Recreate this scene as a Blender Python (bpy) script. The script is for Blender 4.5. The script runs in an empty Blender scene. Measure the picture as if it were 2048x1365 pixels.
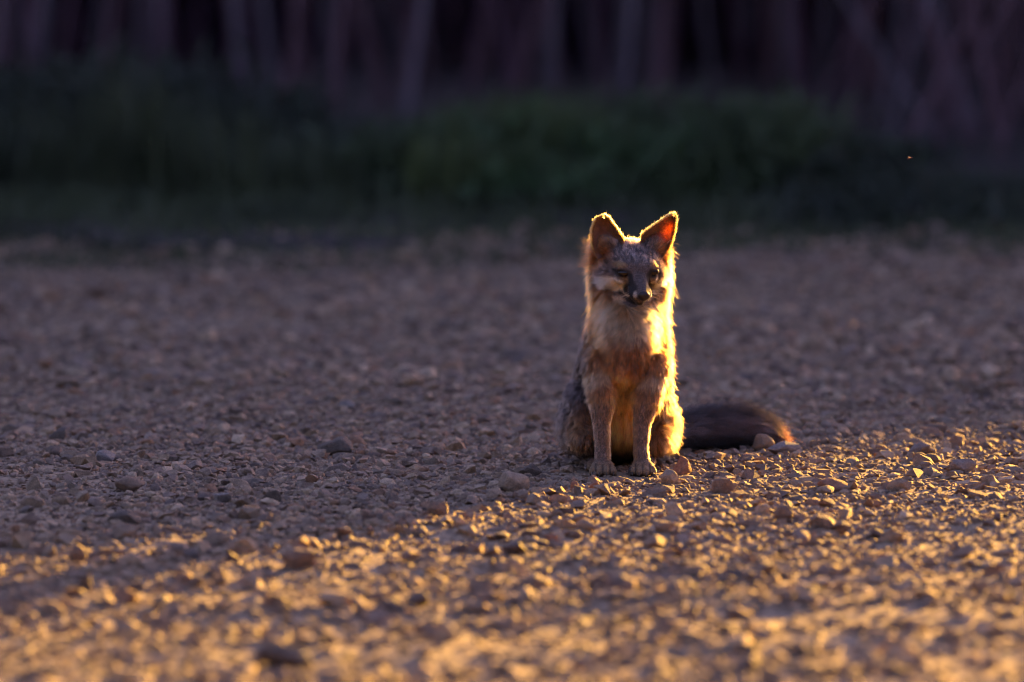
import bpy, bmesh, math, random
import numpy as np
from mathutils import Vector, Matrix, noise, Euler

R = random.Random(7)
NR = np.random.RandomState(11)
sc = bpy.context.scene
C = sc.collection

# ------------------------------------------------------------------ camera
CAM_H, FOX_D = 1.4, 13.0
FPX = 2048 * 300 / 36.0                      # focal length in photo pixels
HOR = 955 - FPX * CAM_H / FOX_D              # photo row of the horizon
cam_d = bpy.data.cameras.new('camera')
cam = bpy.data.objects.new('camera', cam_d); C.objects.link(cam)
cam.location = (0, 0, CAM_H)
cam.rotation_euler = (math.radians(90) - math.atan((682.5 - HOR) / FPX), 0, 0)
cam_d.lens = 300; cam_d.sensor_width = 36
cam_d.clip_start = 0.1; cam_d.clip_end = 2000
cam_d.dof.use_dof = True
cam_d.dof.focus_distance = 13.045
cam_d.dof.aperture_fstop = 3.0
sc.camera = cam

# ------------------------------------------------------------------ light
AZ, EL = math.radians(29), math.radians(11)
w = bpy.data.worlds.new('World'); sc.world = w; w.use_nodes = True
nt = w.node_tree
bg = nt.nodes['Background']
sky = nt.nodes.new('ShaderNodeTexSky'); sky.sky_type = 'NISHITA'
sky.sun_disc = False
sky.sun_elevation = EL; sky.sun_rotation = AZ
sky.air_density = 1.0; sky.dust_density = 1.0; sky.ozone_density = 1.6
tint = nt.nodes.new('ShaderNodeMix'); tint.data_type = 'RGBA'; tint.blend_type = 'MULTIPLY'
tint.inputs['Factor'].default_value = 1.0
tint.inputs['B'].default_value = (1.0, 0.69, 0.86, 1)       # the pink-violet cast of a dusk sky
nt.links.new(sky.outputs[0], tint.inputs['A'])
nt.links.new(tint.outputs['Result'], bg.inputs[0])
bg.inputs[1].default_value = 0.080
sun_d = bpy.data.lights.new('sun', 'SUN'); sun_d.energy = 5.0; sun_d.angle = math.radians(0.5)
sun_d.color = (1.0, 0.51, 0.065)
sun = bpy.data.objects.new('sun', sun_d); C.objects.link(sun)
SD = Vector((math.sin(AZ) * math.cos(EL), math.cos(AZ) * math.cos(EL), math.sin(EL)))
sun.rotation_euler = SD.to_track_quat('Z', 'Y').to_euler()
sc.view_settings.view_transform = 'Standard'
sc.view_settings.look = 'None'
sc.view_settings.exposure = 2.72
sc.view_settings.gamma = 1
sc.render.engine = 'CYCLES'
sc.cycles.use_denoising = True
sc.cycles.filter_width = 1.05
sc.cycles.denoising_prefilter = 'FAST'
sc.cycles.use_adaptive_sampling = False
sc.cycles.denoiser = 'OPENIMAGEDENOISE'
sc.cycles.max_bounces = 8
sc.cycles.diffuse_bounces = 3
sc.cycles.glossy_bounces = 5
sc.cycles.transmission_bounces = 6
sc.cycles.sample_clamp_indirect = 6
sc.cycles.caustics_reflective = False; sc.cycles.caustics_refractive = False

def us(u, s):        # u across the sun's direction, s along it -> ground x, y
    return (s * math.sin(AZ) + u * math.cos(AZ), s * math.cos(AZ) - u * math.sin(AZ))

# ------------------------------------------------------------------ helpers
def tag(o, label=None, cat=None, group=None, kind=None):
    if label: o['label'] = label
    if cat: o['category'] = cat
    if group: o['group'] = group
    if kind: o['kind'] = kind
    return o

def link(name, data, parent=None, mat=None):
    o = bpy.data.objects.new(name, data); C.objects.link(o)
    if parent is not None: o.parent = parent
    if mat is not None: data.materials.append(mat)
    return o

def empty(name, loc):
    o = bpy.data.objects.new(name, None); C.objects.link(o); o.location = loc
    o.empty_display_size = 0.1
    return o

def np_mesh(name, V, F, smooth=False):
    V = np.asarray(V, dtype=np.float32); F = np.asarray(F, dtype=np.int32)
    k = F.shape[1]
    m = bpy.data.meshes.new(name)
    m.vertices.add(len(V)); m.vertices.foreach_set('co', V.ravel())
    m.loops.add(F.size); m.loops.foreach_set('vertex_index', F.ravel())
    m.polygons.add(len(F)); m.polygons.foreach_set('loop_start', np.arange(len(F), dtype=np.int32) * k)
    m.polygons.foreach_set('use_smooth', np.full(len(F), smooth, dtype=bool))
    m.update(calc_edges=True); m.validate()
    return m

def fbm(x, y, seed, scale, octs=3):
    # cheap smooth 2-D noise as a sum of rotated sines
    rs = np.random.RandomState(seed); out = 0
    for o in range(octs):
        for k in range(4):
            a = rs.uniform(0, 6.283); ph = rs.uniform(0, 6.283); f = (2 ** o) / scale * rs.uniform(0.7, 1.3)
            out = out + np.sin((x * math.cos(a) + y * math.sin(a)) * f * 6.283 + ph) / (2 ** o) / 4
    return out

def gh(x, y):
    x = np.asarray(x, dtype=float); y = np.asarray(y, dtype=float)
    h = fbm(x, y, 3, 2.3, 3) * 0.010 + fbm(x, y, 5, 0.38, 3) * 0.0085
    h = h + fbm(x, y, 8, 0.13, 2) * .0032 * (1 + .6 * fbm(x, y, 9, 1.5, 2))
    d = np.hypot(x - 0.18, y - 13.08)
    h = h * np.clip((d - 0.25) / 0.6, 0.15, 1)
    far = np.clip((y - 40) / 120, 0, 1)
    return h + far * 2.0

def px2x(px, d): return (px - 1024) / FPX * d
def py2d(py): return FPX * CAM_H / (py - HOR)

class Nodes:
    def __init__(self, name):
        self.m = bpy.data.materials.new(name); self.m.use_nodes = True
        self.t = self.m.node_tree; self.b = self.t.nodes['Principled BSDF']
        self.out = self.t.nodes['Material Output']
    def n(self, typ, **kw):
        nd = self.t.nodes.new(typ)
        for k, v in kw.items():
            if k.startswith('i_'):
                key = k[2:]; key = int(key) if key.isdigit() else key.replace('_', ' ')
                nd.inputs[key].default_value = v
            else: setattr(nd, k, v)
        return nd
    def l(self, a, b): self.t.links.new(a, b)
    def ramp(self, fac, stops, interp='LINEAR'):
        r = self.t.nodes.new('ShaderNodeValToRGB'); r.color_ramp.interpolation = interp
        e = r.color_ramp.elements
        while len(e) < len(stops): e.new(0.5)
        for el, (p, c) in zip(e, stops):
            el.position = p; el.color = (*c, 1)
        self.l(fac, r.inputs[0]); return r.outputs[0]
    def mul(self, a, b, fac=1.0, blend='MULTIPLY'):
        mx = self.t.nodes.new('ShaderNodeMix'); mx.data_type = 'RGBA'; mx.blend_type = blend
        if isinstance(fac, float): mx.inputs['Factor'].default_value = fac
        else: self.l(fac, mx.inputs['Factor'])
        for s, v in (('A', a), ('B', b)):
            if isinstance(v, tuple): mx.inputs[s].default_value = (*v, 1)
            else: self.l(v, mx.inputs[s])
        return mx.outputs['Result']

STONE_RAMP = [(p_, (c_[0] * 1.05, c_[1] * .98, c_[2] * .88)) for p_, c_ in [(0.0, (.20, .16, .15)), (.18, (.34, .265, .20)), (.34, (.12, .10, .10)), (.50, (.42, .33, .25)),
              (.62, (.24, .205, .195)), (.76, (.31, .19, .125)), (.86, (.54, .45, .35)), (1.0, (.15, .13, .12))]]

def stone_mat(name, ramp=STONE_RAMP, rough=.8):
    N = Nodes(name)
    oi = N.n('ShaderNodeObjectInfo'); tc = N.n('ShaderNodeTexCoord')
    base = N.ramp(oi.outputs['Random'], ramp)
    ns = N.n('ShaderNodeTexNoise', i_Scale=2.2, i_Detail=5.0, i_Roughness=.65)
    N.l(tc.outputs['Object'], ns.inputs['Vector'])
    mott = N.ramp(ns.outputs[0], [(.3, (.62, .60, .60)), (.7, (1.2, 1.15, 1.05))])
    c = N.mul(base, mott)
    n2 = N.n('ShaderNodeTexNoise', i_Scale=9.0, i_Detail=4.0, i_Roughness=.7)
    N.l(tc.outputs['Object'], n2.inputs['Vector'])
    speck = N.ramp(n2.outputs[0], [(.35, (.7, .7, .7)), (.6, (1.05, 1.05, 1.05))])
    c = N.mul(c, speck)
    N.l(c, N.b.inputs['Base Color'])
    N.b.inputs['Roughness'].default_value = rough
    bp = N.n('ShaderNodeBump', i_Strength=.35, i_Distance=.15)
    N.l(n2.outputs[0], bp.inputs['Height']); N.l(bp.outputs[0], N.b.inputs['Normal'])
    return N.m

M_stone = stone_mat('gravel_stone')

def ground_mat():
    N = Nodes('packed_gravel_dirt')
    g = N.n('ShaderNodeNewGeometry')
    n1 = N.n('ShaderNodeTexNoise', i_Scale=1.3, i_Detail=6.0, i_Roughness=.6)
    n2 = N.n('ShaderNodeTexNoise', i_Scale=38.0, i_Detail=6.0, i_Roughness=.7)
    v = N.n('ShaderNodeTexVoronoi', i_Scale=75.0)
    for a in (n1, n2, v): N.l(g.outputs['Position'], a.inputs['Vector'])
    c = N.ramp(n1.outputs[0], [(.3, (.20, .155, .115)), (.7, (.36, .28, .195))])
    c = N.mul(c, N.ramp(n2.outputs[0], [(.3, (.55, .52, .5)), (.65, (1.15, 1.12, 1.08))]))
    c = N.mul(c, N.ramp(v.outputs['Color'], [(.1, (.7, .7, .72)), (.8, (1.15, 1.12, 1.05))]))
    N.l(c, N.b.inputs['Base Color']); N.b.inputs['Roughness'].default_value = .8
    b1 = N.n('ShaderNodeBump', i_Strength=.7, i_Distance=.006); N.l(v.outputs['Distance'], b1.inputs['Height']); b1.invert = True
    b2 = N.n('ShaderNodeBump', i_Strength=.6, i_Distance=.006); N.l(n2.outputs[0], b2.inputs['Height'])
    N.l(b1.outputs[0], b2.inputs['Normal']); N.l(b2.outputs[0], N.b.inputs['Normal'])
    return N.m

def simple_mat(name, c1, c2, scale=8.0, rough=.8, bump=0.0, stretch=None, translucent=0.0):
    N = Nodes(name)
    tc = N.n('ShaderNodeTexCoord'); mp = N.n('ShaderNodeMapping')
    N.l(tc.outputs['Object'], mp.inputs[0])
    if stretch: mp.inputs['Scale'].default_value = stretch
    ns = N.n('ShaderNodeTexNoise', i_Scale=scale, i_Detail=6.0, i_Roughness=.65)
    N.l(mp.outputs[0], ns.inputs['Vector'])
    col = N.ramp(ns.outputs[0], [(.3, c1), (.7, c2)])
    N.l(col, N.b.inputs['Base Color']); N.b.inputs['Roughness'].default_value = rough
    if bump:
        bp = N.n('ShaderNodeBump', i_Strength=.8, i_Distance=bump)
        N.l(ns.outputs[0], bp.inputs['Height']); N.l(bp.outputs[0], N.b.inputs['Normal'])
    if translucent:
        tr = N.n('ShaderNodeBsdfTranslucent'); N.l(col, tr.inputs[0])
        mx = N.n('ShaderNodeMixShader'); mx.inputs[0].default_value = translucent
        N.l(N.b.outputs[0], mx.inputs[1]); N.l(tr.outputs[0], mx.inputs[2]); N.l(mx.outputs[0], N.out.inputs[0])
    return N.m

# ------------------------------------------------------------------ ground
def axis(fine0, fine1, step, lo, hi):
    a = list(np.arange(fine0, fine1 + 1e-6, step))
    s = step; v = fine1
    while v < hi: s *= 1.25; v = min(hi, v + s); a.append(v)
    s = step; v = fine0
    while v > lo: s *= 1.25; v = max(lo, v - s); a.insert(0, v)
    return np.array(a)
xs = axis(-1.9, 2.1, .02, -150, 150); ys = axis(9.8, 18.2, .022, -60, 400)
X, Y = np.meshgrid(xs, ys); Z = gh(X, Y)
V = np.stack([X, Y, Z], -1).reshape(-1, 3)
nx, ny = len(xs), len(ys)
I = np.arange(nx * ny).reshape(ny, nx)
F = np.stack([I[:-1, :-1], I[:-1, 1:], I[1:, 1:], I[1:, :-1]], -1).reshape(-1, 4)
ground = link('ground', np_mesh('ground', V, F, True), None, ground_mat())
tag(ground, 'pale stony gravel ground, packed and sunlit in front, shaded behind', kind='structure')

# the wood's dark litter floor, a sheet laid over the gravel where the verge begins
def sheet(name, pts_fn, nu, nv, mat, label, lift):
    V = np.array([pts_fn(j / nu, i / nv) for i in range(nv + 1) for j in range(nu + 1)]); F = []
    V = np.concatenate([V, (gh(V[:, 0], V[:, 1]) + lift)[:, None]], 1)
    for i in range(nv):
        for j in range(nu):
            a = i * (nu + 1) + j; F.append((a, a + 1, a + nu + 2, a + nu + 1))
    o = link(name, np_mesh(name, V, F, True), None, mat); tag(o, label, kind='structure'); return o
M_litter = simple_mat('leaf_litter', (.014, .008, .016), (.04, .026, .030), 14, .95, .01)  # dark litter, with the violet of the graded shadows put into its colour
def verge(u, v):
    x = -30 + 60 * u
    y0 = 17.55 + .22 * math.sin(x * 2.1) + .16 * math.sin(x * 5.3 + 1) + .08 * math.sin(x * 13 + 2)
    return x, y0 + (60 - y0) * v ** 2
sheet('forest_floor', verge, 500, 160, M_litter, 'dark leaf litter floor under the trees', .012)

# ------------------------------------------------------------------ stones
def hull_stone(name, seed, sx, sy, sz, n=18, sub=0, rnd=0.0, nz=0.0):
    r = random.Random(seed); bm = bmesh.new()
    for i in range(n):
        v = Vector((r.gauss(0, 1), r.gauss(0, 1), r.gauss(0, 1))).normalized()
        k = r.uniform(.82, 1.08)
        c = Vector((v.x * sx, v.y * sy, v.z * sz)) * k
        bm.verts.new(c)
    res = bmesh.ops.convex_hull(bm, input=bm.verts)
    for v in [v for v in bm.verts if not v.link_faces]: bm.verts.remove(v)
    if sub:
        bmesh.ops.bevel(bm, geom=list(bm.edges), offset=rnd, segments=1, affect='EDGES', profile=.7)
        bmesh.ops.triangulate(bm, faces=bm.faces)
        bmesh.ops.subdivide_edges(bm, edges=bm.edges, cuts=sub, use_grid_fill=True)
        for v in bm.verts:
            d = noise.noise(v.co * 2.2 + Vector((seed, 0, 0))) * nz + noise.noise(v.co * 6 + Vector((0, seed, 0))) * nz * .5
            v.co += v.co.normalized() * d
    m = bpy.data.meshes.new(name); bm.to_mesh(m); bm.free()
    if sub:
        for p in m.polygons: p.use_smooth = True
        m.set_sharp_from_angle(angle=math.radians(28))
    return m

variants = []
for i in range(14):
    sx = 1.0; sy = R.uniform(.6, .9); sz = R.uniform(.34, .72)
    m = hull_stone('stone_%d' % i, 100 + i, sx, sy, sz, R.choice([11, 13, 16, 22, 44]))
    if len(m.polygons) > 44:
        for q in m.polygons: q.use_smooth = True
        m.set_sharp_from_angle(angle=math.radians(34))
    m.materials.append(M_stone); variants.append(m)
src_coll = bpy.data.collections.new('gravel_source')
for i, m in enumerate(variants):
    o = bpy.data.objects.new('gravel_piece', m); src_coll.objects.link(o)

def scatter(n, y0, y1, half, smin, smax, p=2.0, patch=None):
    y = NR.uniform(y0, y1, n * 2); x = NR.uniform(-1, 1, n * 2) * (half(y))
    keep = np.ones(len(x), bool)
    if patch is not None: keep &= NR.uniform(0, 1, len(x)) < patch(x, y)
    # keep a trampled spot under the paws free of tall stones
    keep &= ~((np.hypot((x - .165) / .11, (y - 13.0) / .09) < 1) & (NR.uniform(0, 1, len(x)) < (.9 if smax > .009 else .3)))
    x = x[keep][:n]; y = y[keep][:n]
    s = smin + (smax - smin) * NR.uniform(0, 1, len(x)) ** p
    z = gh(x, y) + s * NR.uniform(-.10, .28, len(x))
    rot = np.stack([NR.normal(0, .24, len(x)), NR.normal(0, .24, len(x)), NR.uniform(0, 6.283, len(x))], -1)
    return np.stack([x, y, z], -1), rot, s

half = lambda y: y * .06 * 1.1 + .75
band = lambda x, y: np.clip(.30 + .85 * np.exp(-((y - 13.6 - .25 * x) / 1.25) ** 2) + .35 * (y > 14) + .30 * fbm(x, y, 21, 1.1, 3), .1, 1)
LF = scatter(1100, 9.9, 12.4, half, .012, .030, 1.7, lambda x, y: np.clip(.3 + .9 * fbm(x, y, 57, .8, 3), .02, 1))
L1 = scatter(24000, 9.9, 18.3, half, .0085, .019, 2.4, band)
L0 = scatter(3200, 14.3, 17.9, half, .012, .030, 1.8, lambda x, y: np.clip(.5 + .8 * fbm(x, y, 51, 1.3, 3), .05, 1))
L2 = scatter(110000, 9.9, 18.3, half, .0040, .0100, 1.5, lambda x, y: np.clip(.55 + .55 * fbm(x, y, 31, .6, 3), .08, 1) * (.45 + .55 * (1 / (1 + np.exp(-(y - 12.5) / .15)))))
L3 = scatter(90000, 11.3, 15.0, lambda y: y * .06 + .4, .0018, .0042, 1.0, None)
P, ROT, S = [np.concatenate([L[k] for L in (L0, LF, L1, L2, L3)]) for k in range(3)]
gm = bpy.data.meshes.new('gravel'); gm.vertices.add(len(P)); gm.vertices.foreach_set('co', P.astype(np.float32).ravel())
a = gm.attributes.new('rot', 'FLOAT_VECTOR', 'POINT'); a.data.foreach_set('vector', ROT.astype(np.float32).ravel())
a = gm.attributes.new('siz', 'FLOAT', 'POINT'); a.data.foreach_set('value', S.astype(np.float32))
a = gm.attributes.new('pick', 'INT', 'POINT'); a.data.foreach_set('value', NR.randint(0, 14, len(P)).astype(np.int32))
gravel = link('gravel', gm, None, M_stone)
tag(gravel, 'loose angular gravel chips and grit covering the ground', 'gravel', kind='stuff')
ng = bpy.data.node_groups.new('scatter_gravel', 'GeometryNodeTree')
ng.interface.new_socket('Geometry', in_out='INPUT', socket_type='NodeSocketGeometry')
ng.interface.new_socket('Geometry', in_out='OUTPUT', socket_type='NodeSocketGeometry')
gi = ng.nodes.new('NodeGroupInput'); go = ng.nodes.new('NodeGroupOutput')
ci = ng.nodes.new('GeometryNodeCollectionInfo'); ci.inputs['Collection'].default_value = src_coll
ci.inputs['Separate Children'].default_value = True; ci.inputs['Reset Children'].default_value = True
iop = ng.nodes.new('GeometryNodeInstanceOnPoints'); iop.inputs['Pick Instance'].default_value = True
def nattr(name, typ):
    n = ng.nodes.new('GeometryNodeInputNamedAttribute'); n.data_type = typ; n.inputs[0].default_value = name
    return n.outputs['Attribute']
e2r = ng.nodes.new('FunctionNodeEulerToRotation')
ng.links.new(nattr('rot', 'FLOAT_VECTOR'), e2r.inputs[0])
ng.links.new(gi.outputs[0], iop.inputs['Points']); ng.links.new(ci.outputs[0], iop.inputs['Instance'])
ng.links.new(nattr('pick', 'INT'), iop.inputs['Instance Index'])
ng.links.new(e2r.outputs[0], iop.inputs['Rotation']); ng.links.new(nattr('siz', 'FLOAT'), iop.inputs['Scale'])
ng.links.new(iop.outputs[0], go.inputs[0])
md = gravel.modifiers.new('scatter', 'NODES'); md.node_group = ng

# the 300 larger loose stones, each an object of its own
for i in range(300):
    if i < 190: y = R.uniform(10.7, 14.6)
    else: y = R.uniform(10.8, 17.2)
    x = R.uniform(-1, 1) * y * .0605
    if math.hypot((x - .17) / .16, (y - 13.12) / .24) < 1 or (x > .15 and x < .55 and 13.0 < y < 13.5): x -= .55 if x < .3 else -.4
    s = R.uniform(.0165, .0235) if y < 14.2 else R.uniform(.020, .030)
    o = link('stone', R.choice(variants), ground)
    o.location = (x, y, float(gh(x, y)) + s * R.uniform(.0, .3))
    o.rotation_euler = (R.gauss(0, .2), R.gauss(0, .2), R.uniform(0, 6.28)); o.scale = (s, s, s)

def rock_mat(name, c):
    return stone_mat(name, [(0, tuple(v * .9 for v in c)), (1, tuple(v * 1.1 for v in c))])
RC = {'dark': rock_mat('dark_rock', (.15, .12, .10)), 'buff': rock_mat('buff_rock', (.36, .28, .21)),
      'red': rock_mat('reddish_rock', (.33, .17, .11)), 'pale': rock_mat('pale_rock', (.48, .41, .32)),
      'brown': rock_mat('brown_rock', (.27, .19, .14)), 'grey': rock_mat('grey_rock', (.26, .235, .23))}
# photo x, photo row of the base, width, height in photo pixels, colour, shape, label
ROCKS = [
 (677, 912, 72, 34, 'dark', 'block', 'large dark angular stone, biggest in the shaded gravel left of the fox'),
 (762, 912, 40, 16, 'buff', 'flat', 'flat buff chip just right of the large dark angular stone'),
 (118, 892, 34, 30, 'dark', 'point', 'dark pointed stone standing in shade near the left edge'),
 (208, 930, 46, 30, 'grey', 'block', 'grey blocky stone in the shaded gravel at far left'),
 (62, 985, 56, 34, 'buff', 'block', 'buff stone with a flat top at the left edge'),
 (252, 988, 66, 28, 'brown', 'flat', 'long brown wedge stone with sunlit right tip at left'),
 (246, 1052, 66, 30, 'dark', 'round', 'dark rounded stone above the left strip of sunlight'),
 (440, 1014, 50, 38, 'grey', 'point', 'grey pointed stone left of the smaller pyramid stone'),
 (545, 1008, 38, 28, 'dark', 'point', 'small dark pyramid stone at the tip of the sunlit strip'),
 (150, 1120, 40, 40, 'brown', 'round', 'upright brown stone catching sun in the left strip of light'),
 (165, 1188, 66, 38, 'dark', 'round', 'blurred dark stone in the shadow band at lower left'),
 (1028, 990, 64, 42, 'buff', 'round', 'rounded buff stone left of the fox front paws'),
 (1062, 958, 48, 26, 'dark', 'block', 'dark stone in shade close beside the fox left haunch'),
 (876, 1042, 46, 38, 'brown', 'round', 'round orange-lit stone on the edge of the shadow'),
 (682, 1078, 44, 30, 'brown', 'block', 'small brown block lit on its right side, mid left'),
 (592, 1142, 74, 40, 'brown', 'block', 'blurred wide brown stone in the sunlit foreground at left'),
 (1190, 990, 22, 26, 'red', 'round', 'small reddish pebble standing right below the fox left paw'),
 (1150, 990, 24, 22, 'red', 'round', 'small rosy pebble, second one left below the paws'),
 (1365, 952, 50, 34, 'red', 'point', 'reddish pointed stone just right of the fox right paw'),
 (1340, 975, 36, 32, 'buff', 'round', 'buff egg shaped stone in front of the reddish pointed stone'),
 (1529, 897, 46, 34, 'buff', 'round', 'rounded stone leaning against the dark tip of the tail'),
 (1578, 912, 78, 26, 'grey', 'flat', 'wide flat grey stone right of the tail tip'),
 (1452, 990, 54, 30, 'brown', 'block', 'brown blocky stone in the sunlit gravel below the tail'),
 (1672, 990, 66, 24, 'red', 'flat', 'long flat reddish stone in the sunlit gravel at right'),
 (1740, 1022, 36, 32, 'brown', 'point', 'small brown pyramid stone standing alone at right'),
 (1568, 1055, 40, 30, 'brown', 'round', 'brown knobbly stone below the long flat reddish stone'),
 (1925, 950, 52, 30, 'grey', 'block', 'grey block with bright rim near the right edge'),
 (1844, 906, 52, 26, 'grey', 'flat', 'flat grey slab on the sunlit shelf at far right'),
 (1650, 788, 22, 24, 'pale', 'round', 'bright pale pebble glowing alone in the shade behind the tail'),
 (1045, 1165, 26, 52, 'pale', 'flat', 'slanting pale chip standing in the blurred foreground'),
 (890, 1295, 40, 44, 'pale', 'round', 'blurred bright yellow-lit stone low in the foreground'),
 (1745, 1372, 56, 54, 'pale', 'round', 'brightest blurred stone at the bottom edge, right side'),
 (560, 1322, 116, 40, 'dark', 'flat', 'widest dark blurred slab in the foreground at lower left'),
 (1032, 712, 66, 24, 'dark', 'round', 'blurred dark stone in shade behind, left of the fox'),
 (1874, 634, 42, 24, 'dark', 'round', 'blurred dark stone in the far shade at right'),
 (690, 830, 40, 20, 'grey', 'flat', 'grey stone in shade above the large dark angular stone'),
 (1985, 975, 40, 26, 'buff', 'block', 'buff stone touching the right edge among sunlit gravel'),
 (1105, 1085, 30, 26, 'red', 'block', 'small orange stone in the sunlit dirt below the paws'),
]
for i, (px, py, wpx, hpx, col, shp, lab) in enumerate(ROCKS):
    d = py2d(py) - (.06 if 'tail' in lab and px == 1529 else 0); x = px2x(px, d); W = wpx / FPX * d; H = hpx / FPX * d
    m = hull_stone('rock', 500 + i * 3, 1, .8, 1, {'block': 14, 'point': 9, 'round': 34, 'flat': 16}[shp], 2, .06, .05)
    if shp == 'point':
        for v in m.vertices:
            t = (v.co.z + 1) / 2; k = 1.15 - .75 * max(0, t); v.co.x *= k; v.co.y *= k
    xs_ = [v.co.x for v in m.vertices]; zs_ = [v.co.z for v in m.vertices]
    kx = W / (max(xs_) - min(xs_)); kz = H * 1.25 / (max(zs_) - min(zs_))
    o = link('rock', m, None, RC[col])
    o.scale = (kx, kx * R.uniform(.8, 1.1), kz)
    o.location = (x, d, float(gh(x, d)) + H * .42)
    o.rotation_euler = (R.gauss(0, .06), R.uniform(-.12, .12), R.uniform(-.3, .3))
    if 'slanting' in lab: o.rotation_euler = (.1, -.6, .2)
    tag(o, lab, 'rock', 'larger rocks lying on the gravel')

# ------------------------------------------------------------------ vegetation
def tube(bm, pts, radii, seg=7):
    rings = []
    for i, (p, r) in enumerate(zip(pts, radii)):
        p = Vector(p)
        d = (Vector(pts[min(i + 1, len(pts) - 1)]) - Vector(pts[max(i - 1, 0)])).normalized()
        a = d.orthogonal().normalized() if abs(d.z) < .9 else Vector((1, 0, 0)).cross(d).normalized()
        b = d.cross(a)
        rings.append([bm.verts.new(p + (a * math.cos(t) + b * math.sin(t)) * r * R.uniform(.9, 1.1))
                      for t in [k * 2 * math.pi / seg for k in range(seg)]])
    for r0, r1 in zip(rings, rings[1:]):
        for k in range(seg):
            bm.faces.new((r0[k], r0[(k + 1) % seg], r1[(k + 1) % seg], r1[k]))
    bm.faces.new(rings[0][::-1]); bm.faces.new(rings[-1])

def leaves(n, fn, size, seed, aspect=.5, droop=0.0):
    rs = np.random.RandomState(seed)
    c = fn(rs, n)
    a = rs.normal(0, 1, (n, 3)); a /= np.linalg.norm(a, axis=1)[:, None]
    a[:, 2] -= droop; a /= np.linalg.norm(a, axis=1)[:, None]
    b = np.cross(a, rs.normal(0, 1, (n, 3))); b /= np.linalg.norm(b, axis=1)[:, None]
    s = size * rs.uniform(.6, 1.3, (n, 1))
    nrm = np.cross(a, b)
    v0 = c; v1 = c + a * s * .5 + b * s * aspect * .5 + nrm * s * .06; v2 = c + a * s; v3 = c + a * s * .5 - b * s * aspect * .5 + nrm * s * .06
    V = np.stack([v0, v1, v2, v3], 1).reshape(-1, 3)
    F = np.arange(4 * n).reshape(n, 4)
    return V, F

BARK = {'pale': simple_mat('pale_bark', (.10, .08, .10), (.20, .165, .195), 6, .9, .01, (6, 6, 1)),
        'pink': simple_mat('pinkish_bark', (.10, .054, .070), (.22, .125, .15), 6, .9, .01, (6, 6, 1)),
        'brown': simple_mat('brown_bark', (.06, .028, .048), (.13, .066, .095), 6, .9, .01, (6, 6, 1))}
M_crown = simple_mat('tree_leaves', (.012, .022, .012), (.035, .055, .025), 3, .6, 0, None, .25)
M_green = simple_mat('shrub_leaves', (.036, .060, .028), (.090, .135, .055), 3, .6, 0, None, .3)
M_dark = simple_mat('dark_shrub_leaves', (.016, .015, .020), (.030, .036, .032), 3, .7, 0, None, .2)
M_brush = simple_mat('shadow_purple_brush', (.040, .016, .050), (.10, .05, .105), 5, .9)  # violet of the dark graded gaps put into the leaf colour
M_mid = simple_mat('dull_shrub_leaves', (.022, .034, .024), (.05, .07, .045), 3, .6, 0, None, .3)
M_bright = simple_mat('bright_shrub_leaves', (.05, .10, .045), (.12, .21, .085), 3, .6, 0, None, .3)
M_grass = simple_mat('verge_grass', (.018, .030, .019), (.038, .060, .032), 2, .6, 0, None, .3)

def crown_mesh(seed, rad, hgt, n, size):
    rs0 = np.random.RandomState(seed)
    cl = rs0.normal(0, 1, (14, 3)); cl /= np.linalg.norm(cl, axis=1)[:, None]; cl *= rs0.uniform(.3, .85, (14, 1))
    def fn(rs, n):
        k = rs.randint(0, 14, n); p = rs.normal(0, .26, (n, 3)) + cl[k]
        return p * np.array([rad, rad, hgt / 2])
    V, F = leaves(n, fn, size, seed, .6, .3)
    return np_mesh('crown', V, F)
crowns = [crown_mesh(40 + i, 1.15, 3.0, 1100, .22) for i in range(4)]
for c in crowns: c.materials.append(M_crown)

TREES = [  # photo x, photo row where it crosses, lean (px per 100 rows), width px, distance, bark, look
 (22, 0, 22, 20.2, 'brown'), (52, 3, 26, 21.5, 'pale'), (105, -2, 18, 22.6, 'brown'), (158, 4, 20, 21.8, 'brown'),
 (300, 1, 20, 23.4, 'brown'), (388, 3, 26, 21.2, 'brown'), (446, -4, 22, 22.8, 'brown'),
 (515, 1, 32, 21.0, 'pale'), (600, 4, 34, 21.6, 'pink'), (652, -3, 18, 24.0, 'brown'), (735, 0, 28, 21.3, 'pink'),
 (786, 5, 30, 22.2, 'pink'), (858, 2, 26, 20.8, 'pale'), (906, -2, 24, 22.9, 'pink'), (985, 1, 22, 21.7, 'brown'),
 (1052, -3, 28, 21.4, 'pink'), (1100, 2, 18, 23.6, 'brown'), (1146, 3, 28, 22.0, 'pale'), (1188, 9, 22, 21.2, 'brown'),
 (1258, 14, 24, 22.4, 'pale'), (1306, 16, 26, 21.0, 'pale'), (1345, 2, 18, 23.2, 'brown'), (1388, 12, 26, 21.5, 'pink'),
 (1482, 4, 26, 22.6, 'brown'), (1535, -5, 20, 21.8, 'brown'), (1592, 6, 18, 23.0, 'brown'), (1648, 10, 22, 21.4, 'brown'),
 (1712, -8, 16, 22.8, 'brown'), (1800, -42, 26, 21.1, 'pale'), (1868, -22, 30, 20.7, 'pale'), (1905, 3, 24, 21.9, 'pink'),
 (1962, 16, 26, 21.0, 'pink'), (2018, 22, 24, 21.6, 'pink'), (1925, 30, 18, 22.4, 'brown'), (1990, -6, 20, 23.3, 'brown'),
 (-70, 4, 30, 21.4, 'brown'), (-190, -6, 40, 22.2, 'pale'), (-340, 3, 40, 21.0, 'brown'), (2120, 8, 30, 21.5, 'brown'),
 (2230, -10, 40, 22.4, 'pink'), (2370, 5, 42, 21.2, 'brown'), (2500, 3, 40, 22.0, 'pale')]
rt = random.Random(77)
THIN = []
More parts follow.
